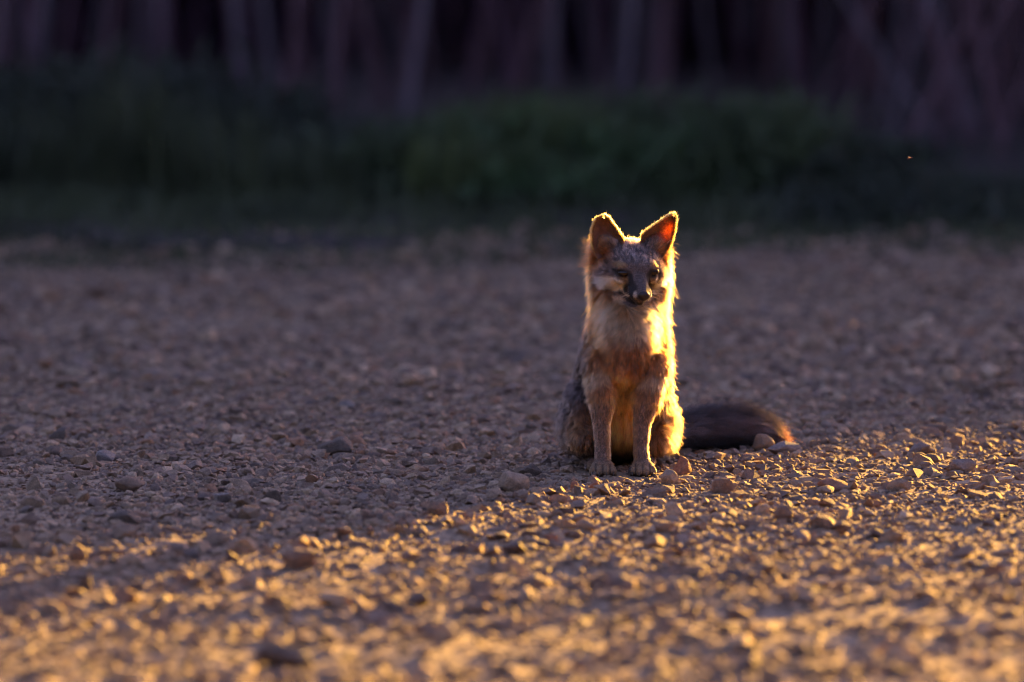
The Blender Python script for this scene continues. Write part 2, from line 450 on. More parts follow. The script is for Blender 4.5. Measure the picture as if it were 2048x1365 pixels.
for k in range(74):
    q = -150 + 2350 * (k + rt.random()) / 74
    THIN.append((q, rt.gauss(0, 5) + (q > 1650) * rt.choice([-25, -12, 0, 14, 24]), rt.uniform(20, 34), rt.uniform(20.9, 23.8), rt.choice(['pale', 'pink', 'pink', 'brown'])))
ORD = 'first second third fourth fifth sixth seventh eighth ninth tenth eleventh twelfth thirteenth fourteenth fifteenth sixteenth seventeenth eighteenth'.split()
for k in range(20):
    THIN.append((rt.uniform(1700, 2090), rt.choice([-45, -30, -15, 18, 32, 50]) + rt.gauss(0, 5), rt.uniform(12, 22), rt.uniform(19.6, 21.5), rt.choice(['pale', 'pink', 'pink'])))
NM = {'pale': 'pale grey', 'pink': 'pinkish brown', 'brown': 'dark brown'}
for i, (px, lean, wpx, d, bark) in enumerate(TREES + THIN):
    x = px2x(px, d); r = wpx / FPX * d / 2 * .68
    t = empty('tree', (x, d, float(gh(x, d)) - .02))
    bm = bmesh.new(); H = R.uniform(4.2, 5.6); n = 14; pts = []; rad = []
    lx = lean / 100.; ph = R.uniform(0, 6)
    z_mid = .33
    for k in range(n):
        z = H * (k / (n - 1)) ** 1.6
        off = lx * (z - z_mid) if z < 1.2 else lx * (1.2 - z_mid) + lx * .3 * (z - 1.2)
        pts.append((off + .02 * math.sin(z * 4 + ph) + .06 * math.sin(z * 1.1 + ph), .05 * math.sin(z * 1.7 + ph), z))
        rad.append(r * (1.25 if k == 0 else 1.05) * (1 - .75 * (z / H)))
    tube(bm, pts, rad, 8)
    for q in range(4):                                                   # limbs
        k = R.randint(6, 11); p0 = Vector(pts[k]); az = R.uniform(0, 6.28); L = R.uniform(.7, 1.3)
        dr = Vector((math.cos(az) * .7, math.sin(az) * .7, .8))
        tube(bm, [p0, p0 + dr * L * .5 + Vector((0, 0, .05)), p0 + dr * L + Vector((0, 0, .3))], [rad[k] * .6, rad[k] * .4, .004], 5)
    if i < len(TREES) and (px > 1700 or px % 3 == 0):                                         # low twiggy side shoots
        for q in range(5 if px > 1700 else 2):
            z0 = R.uniform(.02, .5); az = R.choice([0, math.pi]) + R.uniform(-.6, .6); L = R.uniform(.3, .7)
            p0 = Vector((lx * (z0 - z_mid), 0, z0)); dr = Vector((math.cos(az) * .5, math.sin(az) * .3, .9))
            tube(bm, [p0, p0 + dr * L * .5, p0 + dr * L + Vector((0, 0, .1))], [r * .42, r * .3, r * .12], 5)
    me = bpy.data.meshes.new('trunk'); bm.to_mesh(me); bm.free()
    for p in me.polygons: p.use_smooth = True
    link('trunk', me, t, BARK[bark])
    cr = link('crown', crowns[i % 4], t); top = Vector(pts[-1])
    cr.location = (top.x, top.y, H - .9); cr.rotation_euler = (0, 0, R.uniform(0, 6.28)); s = R.uniform(.9, 1.2) if i < len(TREES) else .5; cr.scale = (s, s, s)
    if i >= len(TREES):
        ins_ = sorted(q[0] for q in TREES if 0 <= q[0] <= 2048); near = min(ins_, key=lambda v: abs(v - px)); k = ins_.index(near)
        o_ = '%s thicker trunk from the left' % ORD[k] if k < 18 else '%s thicker trunk from the right' % ORD[len(ins_) - 1 - k]
        st = 'leaning' if abs(lean) > 7 else 'straight'
        tag(t, 'slender %s %s sapling just %s the %s' % (st, NM[bark], 'right of' if px >= near else 'left of', o_), 'sapling', 'slender saplings in the wood'); t.name = 'sapling'; continue
    side = 'upright' if abs(lean) < 7 else ('right-leaning' if lean > 0 else 'left-leaning')
    inside = sorted(q[0] for q in TREES if 0 <= q[0] <= 2048); k = inside.index(px) if px in inside else -1
    ORD = 'first second third fourth fifth sixth seventh eighth ninth tenth eleventh twelfth thirteenth fourteenth fifteenth sixteenth seventeenth eighteenth'.split()
    if k < 0: lab = '%s %s trunk just outside the picture, %s beyond the %s edge' % (side, NM[bark], ORD[sum(1 for q in TREES if (px < q[0] < 0) or (2048 < q[0] < px))], 'left' if px < 0 else 'right')
    elif k < 18: lab = '%s %s blurred trunk behind the shrubs, %s trunk counted from the left edge' % (side, NM[bark], ORD[k])
    else: lab = '%s %s blurred trunk behind the shrubs, %s trunk counted from the right edge' % (side, NM[bark], ORD[len(inside) - 1 - k])
    tag(t, lab, 'tree', 'thin trees at the edge of the wood')

saps = {}
for o in C.objects:
    if o.get('category') == 'sapling': saps.setdefault(o['label'], []).append(o)
for lab, os_ in saps.items():
    if len(os_) > 1:
        os_.sort(key=lambda o: o.location.x / o.location.y, reverse='left of' in lab)
        for wd_, o in zip(('nearest', 'second', 'third', 'fourth', 'fifth', 'sixth', 'outermost'), os_): o['label'] = wd_ + ' ' + lab
# shrubs
def shrub(px, d, wid, hgt, n, mat, label, group, seed, leaf=.05, x=None):
    if x is None: x = px2x(px, d)
    t = empty('shrub', (x, d, float(gh(x, d))))
    bm = bmesh.new(); rr = random.Random(seed)
    for k in range(7):
        az = rr.uniform(0, 6.28); L = hgt * rr.uniform(.6, .95)
        o = Vector((math.cos(az), math.sin(az), 0)) * wid * rr.uniform(.15, .4)
        tube(bm, [(0, 0, -.02), o * .4 + Vector((0, 0, L * .5)), o + Vector((0, 0, L))], [.012 * hgt + .003, .008 * hgt + .002, .002], 5)
    me = bpy.data.meshes.new('stem'); bm.to_mesh(me); bm.free(); link('stem', me, t, BARK['brown'])
    rs0 = np.random.RandomState(seed)
    nb = 12
    cc = np.stack([rs0.uniform(-.36, .36, nb) * wid, rs0.uniform(-.36, .36, nb) * wid, rs0.uniform(.12, .85, nb) * hgt], -1)
    def fn(rs, n):
        k = rs.randint(0, nb, n); p = cc[k] + rs.normal(0, 1, (n, 3)) * np.array([wid * .13, wid * .13, hgt * .13])
        p[:, 2] = np.abs(p[:, 2]); return p
    V, F = leaves(n, fn, leaf * 1.3, seed, .22, -.9)
    link('foliage', np_mesh('foliage', V, F), t, mat)
    tag(t, label, 'shrub', group)
    return t
gG = 'green shrubs at the edge of the gravel'; gD = 'dark shrubs under the trees'
shrub(215, 19.0, .75, .25, 2600, M_mid, 'tallest dark green shrub at left, its top reaching the trunks', gG, 1, .05)
shrub(40, 19.3, .6, .18, 1500, M_mid, 'dark low shrub at the left edge of the wood', gG, 2, .05)
shrub(420, 19.0, .6, .20, 1700, M_mid, 'dusky shrub in front of the trunks, left of the pale grey upright trunk', gG, 3, .05)
shrub(640, 18.9, .6, .15, 1500, M_mid, 'low dusky shrub below the pinkish trunks', gG, 4, .05)
shrub(940, 18.5, .6, .15, 2200, M_green, 'green shrub in the middle of the verge', gG, 5, .045)
shrub(1120, 18.3, .5, .16, 2600, M_bright, 'brightest green shrub right above the fox left ear', gG, 6, .045)
shrub(1300, 18.4, .5, .14, 2000, M_green, 'small green shrub right of the brightest green shrub', gG, 7, .045)
shrub(1500, 18.5, .6, .20, 2400, M_green, 'rounded green shrub between the leaning pinkish trunk and the dark gap', gG, 8, .045)
shrub(1640, 18.5, .55, .12, 1500, M_mid, 'dull green shrub beside the dark gap at right', gG, 9, .045)
shrub(1900, 18.0, .7, .06, 1400, M_mid, 'low green shrub below the crossing stems at right', gG, 10, .045)
for i, (px, d, wd, h) in enumerate([(-60, 24.0, 1.6, .8), (200, 24.5, 1.5, .8), (470, 24.2, 1.5, .8), (740, 24.8, 1.5, .8), (1010, 24.3, 1.6, .8),
                                   (1280, 24.7, 1.5, .8), (1550, 24.1, 1.6, .8), (1820, 24.6, 1.5, .8), (2080, 24.2, 1.6, .8)]):  # shrubs added to keep the gaps between the stems dark
    shrub(px, d, wd, h, 5200, M_brush, ['near-black shrub behind the trunks at the far left edge', 'near-black shrub behind the tallest left shrub',
          'near-black shrub behind the pale grey upright trunk', 'near-black shrub behind the pinkish trunks', 'near-black shrub behind the middle green shrub',
          'near-black shrub above the fox behind the leaning trunks', 'near-black shrub behind the rounded green shrub',
          'near-black shrub behind the left-leaning pale trunks', 'near-black shrub behind the crossing stems at the right edge'][i], gD, 60 + i, .07)

# grass
def blades(n, yfn, xr, h0, h1, seed):
    rs = np.random.RandomState(seed)
    x = rs.uniform(xr[0], xr[1], n); y = yfn(rs, x)
    hh = rs.uniform(h0, h1, n) * np.clip(.55 + .55 * fbm(x, y, 77, .9, 2), .25, 1.3) * np.clip((y - 17.0) / 1.2, .2, 1)
    az = rs.uniform(0, 6.283, n); ln = rs.uniform(.1, .55, n); wd = rs.uniform(.003, .006, n)
    z = gh(x, y)
    base = np.stack([x, y, z], -1); dirx = np.stack([np.cos(az), np.sin(az), 0 * az], -1); per = np.stack([-np.sin(az), np.cos(az), 0 * az], -1)
    up = np.array([0, 0, 1.])
    v0 = base - per * wd[:, None]; v1 = base + per * wd[:, None]
    mid = base + up * (hh * .6)[:, None] + dirx * (hh * ln * .35)[:, None]
    tip = base + up * (hh * (1 - ln * .3))[:, None] + dirx * (hh * ln)[:, None]
    v2 = mid + per * wd[:, None] * .8; v3 = mid - per * wd[:, None] * .8
    v4 = tip + per * .0006; v5 = tip - per * .0006
    V = np.stack([v0, v1, v2, v3, v4, v5], 1).reshape(-1, 3); k = np.arange(n)[:, None] * 6
    F = np.concatenate([k + np.array([0, 1, 2, 3]), k + np.array([3, 2, 4, 5])])
    return np_mesh('grass', V, F)
M_fresh = simple_mat('fresh_grass', (.050, .075, .030), (.145, .20, .070), 1.6, .6, 0, None, .35)
def px_at(x, y): return x * FPX / y + 1024
def tall(prof, keep=1.0):
    def f(rs, x, y):
        p_ = px_at(x, y); base = FPX * CAM_H / y + HOR
        top = np.interp(p_, [q[0] for q in prof], [q[1] for q in prof])
        return np.clip((base - top) / FPX * y, .02, .6) * rs.uniform(.45, 1.0, len(x))
    return f
PROF = [(-900, 120), (0, 160), (140, 150), (220, 95), (300, 130), (430, 170), (560, 230), (700, 240), (820, 235), (900, 200), (1050, 175), (1150, 180), (1280, 215), (1400, 215),
        (1480, 165), (1560, 170), (1660, 230), (1760, 330), (1900, 410), (2300, 430), (3000, 400)]
def blade_mesh(n, xr, y0, y1, hf_, seed, wd=(.0025, .005)):
    rs = np.random.RandomState(seed); x = rs.uniform(xr[0], xr[1], n); y = y0 + .15 * np.sin(x * 3.1) + (y1 - y0) * rs.uniform(0, 1, n)
    cl = fbm(x, y, 70, .5, 2); ok = rs.uniform(0, 1, n) < np.clip(.75 + .7 * cl, .1, 1); x, y = x[ok], y[ok]; n = len(x)
    hh = hf_(rs, x, y) * np.clip(.9 + .35 * fbm(x, y, 71, .35, 2), .4, 1.15)
    az = rs.uniform(0, 6.283, n); ln = rs.uniform(.05, .45, n) ** 1.2; w_ = rs.uniform(wd[0], wd[1], n)[:, None]; z = gh(x, y)
    base = np.stack([x, y, z], -1); dx = np.stack([np.cos(az), np.sin(az), 0 * az], -1); pe = np.stack([-np.sin(az), np.cos(az), 0 * az], -1); up = np.array([0, 0, 1.])
    mid = base + up * (hh * .6)[:, None] + dx * (hh * ln * .35)[:, None]; tip = base + up * (hh * (1 - ln * .3))[:, None] + dx * (hh * ln)[:, None]
    V = np.stack([base - pe * w_, base + pe * w_, mid + pe * w_ * .8, mid - pe * w_ * .8, tip + pe * .0006, tip - pe * .0006], 1).reshape(-1, 3)
    k = np.arange(n)[:, None] * 6
    return np_mesh('grass', V, np.concatenate([k + np.array([0, 1, 2, 3]), k + np.array([3, 2, 4, 5])]))
gr = link('grass', blade_mesh(70000, (-2.6, 3.0), 18.4, 20.6, tall(PROF), 5), None, None)
gr.data.materials.append(M_dull := simple_mat('verge_grass', (.036, .050, .028), (.095, .125, .058), 1.8, .6, 0, None, .3))
tag(gr, 'tall dull green grass along the edge of the wood', 'grass', kind='stuff')
gr = link('fresh_grass', blade_mesh(30000, (-.22, .80), 18.2, 19.6, tall([(q[0], q[1] + 25) for q in PROF]), 6), None, M_fresh)
tag(gr, 'fresher green grass in the middle of the verge above the fox', 'grass', kind='stuff')
gr = link('short_grass', blade_mesh(50000, (-2.6, 3.0), 16.9, 18.6, lambda rs, x, y: rs.uniform(.015, .07, len(x)) * np.clip((y - 16.9) / 1.0, .3, 1.3), 7), None, M_dull)
tag(gr, 'short dark grass creeping onto the gravel below the tall grass', 'grass', kind='stuff')

# woodland: leafy mass beyond and to the right, whose edge lets the low sun through
rs = np.random.RandomState(9)
cores_V = []; cores_F = []; nV = 0
def lump(cx, cy, cz, rx, rz, seed, V_, F_):
    bm = bmesh.new(); bmesh.ops.create_icosphere(bm, subdivisions=3, radius=1)
    for v in bm.verts:
        v.co *= 1 + .35 * noise.noise(v.co * 1.6 + Vector((seed, 0, 0))) + .15 * noise.noise(v.co * 4 + Vector((0, seed, 0)))
    off = sum(len(a) for a in V_)
    V_.append(np.array([(v.co.x * rx + cx, v.co.y * rx + cy, v.co.z * rz + cz) for v in bm.verts]))
    F_.append(np.array([[v.index for v in f.verts] for f in bm.faces]) + off); bm.free()
WV = []; WF = []
lc = []
i = 0
for s_ in (36., 40., 45.):
    for u in np.arange(-46, -8.6, 2.6):
        x, y = us(u + rs.uniform(-.5, .5), s_)
        if y < 29: x, y = x * 29 / y, 29
        lump(x, y, 2.2, 2.3, 4.4, i, WV, WF); lc.append((x, y)); i += 1
for k in range(34):  # unseen ring of woods added to cut the low sky light
    a = math.radians(62 + k * 236 / 33.); rr_ = rs.uniform(21, 25)
    x, y = rr_ * math.sin(a), 8 + rr_ * math.cos(a)
    lump(x, y, 3.2, 3.0, 6.0, 200 + k, WV, WF); lc.append((x, y))
lc = np.array(lc)
wood = link('woodland', np_mesh('woodland', np.concatenate(WV), np.concatenate(WF)), None, M_crown)
tag(wood, 'dense dark woodland behind the trees, plus an unseen ring added around the clearing', 'woodland', kind='stuff')
def wfn(rs, n):
    k = rs.randint(0, len(lc), n); v = rs.normal(0, 1, (n, 3)); v /= np.linalg.norm(v, axis=1)[:, None]
    r = rs.uniform(.85, 1.3, (n, 1)); p = v * r * np.array([2.3, 2.3, 4.4]); p[:, :2] += lc[k]; p[:, 2] = np.abs(p[:, 2] + 2.2); return p
V, F = leaves(90000, wfn, .3, 17, .6)
wl = link('leaf_cover', np_mesh('leaf_cover', V, F), wood, M_crown)
tag(wl, kind='stuff')

# unseen shrubs added as sun blockers; right side shaped to draw the sunlight's edge
EDGE = []
for px_, py_ in ((-400, 1135), (0, 1082), (300, 1058), (560, 1024), (900, 990), (1130, 962), (1270, 930), (1600, 876), (2048, 836), (2600, 790)):
    d_ = py2d(py_); x_ = px2x(px_, d_)
    EDGE.append(((20.0 - x_ * math.sin(AZ) - d_ * math.cos(AZ)) * math.tan(EL), x_ * math.cos(AZ) - d_ * math.sin(AZ) + .045))
EDGE.sort()
def edge_u(h):       # how far right the foliage reaches at height h
    return np.interp(h, [0] + [e[0] for e in EDGE] + [3.2], [EDGE[0][1]] + [e[1] for e in EDGE] + [EDGE[-1][1] - .5])
U_E = EDGE[len(EDGE) // 2][1]
def wall_shrub(name, u0, u1, s0, hmax, n, leaf, label, seed, right_edge=False, off=0.):
    cx, cy = us((u0 + u1) / 2, s0); t = empty(name, (cx, cy, 0))
    rs = np.random.RandomState(seed)
    h = rs.uniform(0, hmax, n); lo = u0; hi = edge_u(h) - off if right_edge else np.full(n, u1)
    q = rs.uniform(0, 1, n); 
    if right_edge: q = 1 - q ** 1.15
    u = lo + (hi - lo) * q
    if right_edge:
        u = u + rs.exponential(.022, n) * (rs.uniform(0, 1, n) < .30) - np.abs(.05 * np.sin(h * 9) + .03 * np.sin(h * 23))* (q > .9)
    if right_edge:
        k = n // 2; u[:k] = edge_u(h[:k]) - off - rs.uniform(0, 1, k) ** 1.3 * .35 - .012 * (1 + np.sin(h[:k] * 23))
    s = s0 + rs.normal(0, .28, n)
    P_ = np.stack([s * math.sin(AZ) + u * math.cos(AZ) - cx, s * math.cos(AZ) - u * math.sin(AZ) - cy, h], -1)
    V, F = leaves(len(u), lambda r, n: P_, leaf, seed, .6)
    link('foliage', np_mesh('foliage', V, F), t, M_crown)
    bm = bmesh.new(); rr = random.Random(seed)
    for k in range(8):
        uu = rr.uniform(u0 + .1, u1 - .35); x, y = us(uu, s0 + rr.uniform(-.2, .2))
        tube(bm, [(x - cx, y - cy, -.05), (x - cx + rr.uniform(-.1, .1), y - cy, hmax * .5), (x - cx + rr.uniform(-.2, .1), y - cy, hmax * .92)], [.03, .02, .006], 6)
    me = bpy.data.meshes.new('stem'); bm.to_mesh(me); bm.free(); link('stem', me, t, BARK['brown'])
    tag(t, label, 'shrub', 'unseen shrubs added right of the picture to shape the sunlight')
wall_shrub('sun_block_shrub', U_E - 1.4, U_E, 20.0, 3.0, 46000, .045, 'unseen sun-blocking shrub outside the picture at right, nearest the sun gap', 3, True)
wall_shrub('sun_block_shrub', U_E - 1.4, U_E, 21.0, 3.2, 16000, .11, 'unseen sun-blocking shrub added directly behind the one nearest the sun gap', 4, True, .22)
for i, (a_, b_) in enumerate([(U_E - q - 2.6, U_E - q - 1.05) for q in (0, 1.5, 3.0, 4.5, 6.1)]):
    wall_shrub('sun_block_shrub', a_, b_, 20.6 + i * .9 + (1.5 if i > 1 else 0), 3.2, 9000, .10,
               ['unseen sun-blocking shrub, second from the sun gap', 'unseen sun-blocking shrub, third from the sun gap', 'unseen sun-blocking shrub, fourth from the sun gap',
                'unseen sun-blocking shrub, fifth from the sun gap', 'unseen sun-blocking shrub, farthest from the sun gap'][i], 30 + i)
# ------------------------------------------------------------------ the fox
FX, FY = .168, 13.0
K = FPX / FOX_D
def P(px, py, dy=0.0):
    """photo point at depth dy behind the front paws -> fox-local metres"""
    k = (FOX_D + dy) / FOX_D
    return Vector(((px - 1245) / K * k, dy, (957 - py) / K * k - dy * CAM_H / FOX_D))
def unP(p):
    k = (FOX_D + p[..., 1]) / FOX_D
    return 1245 + p[..., 0] / k * K, 957 - (p[..., 2] + p[..., 1] * CAM_H / FOX_D) / k * K

fox = empty('gray_fox', (FX, FY, 0))
tag(fox, 'small grey and rufous fox sitting upright on the gravel, rim-lit by low sun', 'fox')

bmF = bmesh.new()
def ball(bm, c, r, rot=None, sub=2):
    M = Matrix.Translation(c)
    if rot is not None: M = M @ rot.to_4x4()
    if not hasattr(r, '__len__'): r = (r, r, r)
    M = M @ Matrix.Diagonal((*r, 1))
    bmesh.ops.create_icosphere(bm, subdivisions=sub, radius=1, matrix=M)
def cap(bm, a, b, ra, rb, sub=2):
    a = Vector(a); b = Vector(b); L = (b - a).length; n = max(2, int(L / (min(ra, rb) * .35)))
    for i in range(n + 1):
        t = i / n; ball(bm, a.lerp(b, t), ra + (rb - ra) * t, None, sub)
def chain(bm, pts):
    for (a, ra), (b, rb) in zip(pts, pts[1:]): cap(bm, a, b, ra, rb)

# torso
chain(bmF, [(P(1238, 868, .20), .060), (P(1240, 815, .175), .062), (P(1246, 752, .115), .055), (P(1256, 705, .07), .051), (P(1258, 660, .06), .048), (P(1260, 610, .075), .047), (P(1262, 555, .080), .044)])
chain(bmF, [(P(1253, 790, .092), .034), (P(1256, 745, .058), .043), (P(1256, 725, .040), .045), (P(1259, 690, .035), .044), (P(1259, 650, .045), .040)])
ball(bmF, P(1236, 880, .20), (.075, .065, .055))
# back line at the fox's right flank (picture left)
chain(bmF, [(P(1190, 800, .17), .036), (P(1198, 735, .12), .031), (P(1208, 690, .09), .028), (P(1226, 645, .08), .030), (P(1240, 600, .08), .030)])
chain(bmF, [(P(1306, 800, .17), .032), (P(1306, 735, .11), .031), (P(1302, 690, .08), .029), (P(1294, 645, .08), .030), (P(1282, 600, .08), .030)])
# belly
chain(bmF, [(P(1246, 790, .092), .034), (P(1244, 850, .11), .036), (P(1242, 885, .14), .034)])
# haunches
for sx, cx in ((-1, 1166), (1, 1318)):
    yb = .035 if sx > 0 else 0
    ball(bmF, P(cx, 850, .13 + yb), (.034, .070 - yb * .4, .052))
    ball(bmF, P(cx + sx * -4, 815, .12 + yb), (.029, .050, .045))
    ball(bmF, P(cx - sx * 3, 878, .105 + yb), (.031, .062, .032))
    # hind foot lying forward on the ground
    f0 = P(cx - sx * 16, 0, .13); f0.z = .013; f1 = P(cx - sx * 22, 0, .055); f1.z = .011
    cap(bmF, f0, f1, .012, .011)
    for k in (-1, 0, 1): ball(bmF, f1 + Vector((k * .007, -.012, -.003)), .0066)
# shoulders, forelegs, paws
LEGS = {}
for nm, sh, el, mid, wr, paw in (('L', (1208, 735), (1206, 800), (1205, 850), (1207, 908), (1207, 940)),
                                 ('R', (1303, 735), (1297, 800), (1286, 850), (1284, 908), (1287, 944))):
    chain(bmF, [(P(*sh, .040), .031), (P(*el, .024), .0210), (P(*mid, .018), .0142), (P(wr[0], wr[1] - 8, .012), .0118), (P(wr[0], wr[1], .010), .0124), (P(paw[0], paw[1] - 6, .004), .0132)])
    c = P(paw[0], 0, .0); c.z = 0
    LEGS[nm] = c
    ball(bmF, c + Vector((0, .002, .014)), (.0185, .019, .0128))
    for k, (tx, ty) in enumerate(((-.0150, -.007), (-.0053, -.0155), (.0053, -.016), (.0150, -.008))):
        ball(bmF, c + Vector((tx * 1.08, ty - .001, .0080)), (.0056, .0105, .0088))
# tail
TAIL = [(P(1290, 880, .23), .022), (P(1350, 864, .31), .018), (P(1400, 857, .35), .0195), (P(1450, 853, .38), .021), (P(1495, 854, .40), .021), (P(1530, 863, .41), .017), (P(1552, 875, .41), .011), (P(1566, 886, .41), .005)]
TAIL = [(Vector((p.x, p.y, max(p.z - .002, r + .004))), r) for p, r in TAIL]
chain(bmF, TAIL)

for pts in (((1214, 500, .080), (1209, 555, .09), (1214, 620, .085)), ((1310, 505, .080), (1314, 560, .09), (1306, 620, .085))):
    chain(bmF, [(P(*q), .019) for q in pts])
# head frame
HC = P(1265, 524, .055)
NT = P(1291, 586, -.028)
hf = (NT - HC).normalized()
hr = -(hf.cross(Vector((0, 0, 1)))).normalized() * -1
if hr.x < 0: hr = -hr
hu = hf.cross(hr); 
if hu.z < 0: hu = -hu
HM = Matrix((hr, hf, hu)).transposed()          # columns r, f, u
def H(r, f, u): return HC + hr * r + hf * f + hu * u
HLEN = (NT - HC).length
ball(bmF, H(0, -.004, -.001), (.0445, .046, .0285), HM, 3)
ball(bmF, H(0, .018, .001), (.034, .034, .024), HM, 3)
for s in (-1, 1):
    ball(bmF, H(s * .028, .004, -.016), (.025, .030, .025), HM)
    ball(bmF, H(s * .019, .031, .0115), (.0125, .011, .0075), HM)      # brow
    ball(bmF, H(s * .0225, .035, -.0085), (.012, .012, .0085), HM)     # cheekbone
    ball(bmF, H(s * .0095, .066, -.0165), (.0095, .018, .0095), HM)    # whisker pad
    ball(bmF, H(s * .033, -.012, .017), (.017, .013, .013), HM)
for s, o_ in ((-1, .0), (1, .002)):
    q = lambda r_, f_, u_: H(s * (r_ + o_), f_, u_)
    chain(bmF, [(q(.0130, .0405, .0020), .0026), (q(.0215, .0415, .0092), .0028), (q(.0310, .0355, .0080), .0026)])
    chain(bmF, [(q(.0135, .0410, -.0010), .0024), (q(.0220, .0415, -.0052), .0024), (q(.0305, .0355, -.0002), .0022)])
chain(bmF, [(H(0, .030, -.004), .0230), (H(0, .050, -.0085), .0165), (H(0, .070, -.0115), .0122), (H(0, .082, -.0125), .0090)])
chain(bmF, [(H(0, .025, -.026), .020), (H(0, .050, -.0275), .0125), (H(0, .072, -.0285), .0075)])
me = bpy.data.meshes.new('body'); bmF.to_mesh(me); bmF.free()
tmp = link('body_build', me)
md = tmp.modifiers.new('r', 'REMESH'); md.mode = 'VOXEL'; md.voxel_size = .0022
md = tmp.modifiers.new('s', 'SMOOTH'); md.factor = .5; md.iterations = 5
dg = bpy.context.evaluated_depsgraph_get()
body_me = bpy.data.meshes.new_from_object(tmp.evaluated_get(dg)); body_me.name = 'body'
bpy.data.objects.remove(tmp)
for p in body_me.polygons: p.use_smooth = True

def smooth(x, a, b):
    t = np.clip((x - a) / (b - a), 0, 1); return t * t * (3 - 2 * t)
def blob(px, py, cx, cy, rx, ry, soft=.5):
    q = np.hypot((px - cx) / rx, (py - cy) / ry); return 1 - smooth(q, 1 - soft, 1 + soft)
def vnoise(p, scale, seed):
    rs = np.random.RandomState(seed); o = 0
    for k in range(9):
        d = rs.normal(0, 1, 3); d /= np.linalg.norm(d); ph = rs.uniform(0, 6.28); f = rs.uniform(.6, 1.6) / scale * 6.28
        o = o + np.sin(p @ d * f + ph)
    return o / 4.0

tailP = np.array([list(p) for p, r in TAIL]); 
hHC = np.array(HC); hR = np.array(hr); hFv = np.array(hf); hU = np.array(hu)
nk = np.array(P(1261, 600, .075))

def regions(p, n):
    """masks and coat colour for points p with normals n (fox-local)"""
    x, y, z = p[:, 0], p[:, 1], p[:, 2]
    px, py = unP(p)
    r = (p - hHC) @ hR; f = (p - hHC) @ hFv; u = (p - hHC) @ hU
    # tail parameter
    d = np.full(len(p), 9.); tt = np.zeros(len(p)); td = np.zeros((len(p), 3)); tr = np.zeros((len(p), 3))
    for i in range(len(tailP) - 1):
        a, b = tailP[i], tailP[i + 1]; ab = b - a; t = np.clip(((p - a) @ ab) / (ab @ ab), 0, 1)
        q = p - (a + t[:, None] * ab); dd = np.linalg.norm(q, axis=1); m = dd < d
        d[m] = dd[m]; tt[m] = (i + t[m]) / (len(tailP) - 1); td[m] = ab / np.linalg.norm(ab); tr[m] = q[m]
    tail = (x > .075) & (y > .10) & (d < .030) & (px > 1352) | ((d < .03) & (px > 1364) & (z < .1))
    rad = np.sqrt((r / 1.0) ** 2 + (np.minimum(f, 0) / 1.0) ** 2 + (np.maximum(f, 0) / 2.) ** 2 + u ** 2)
    head = (rad < .056) & (u > -.046) & ~tail
    leg = (z < .118) & (y < .052) & (np.abs(px - 1205) < 30) | (z < .118) & (y < .052) & (np.abs(px - 1290) < 26)
    leg &= ~tail & ~head
    return dict(px=px, py=py, r=r, f=f, u=u, tail=tail, tt=tt, td=td, tr=tr, head=head, leg=leg, x=x, y=y, z=z)

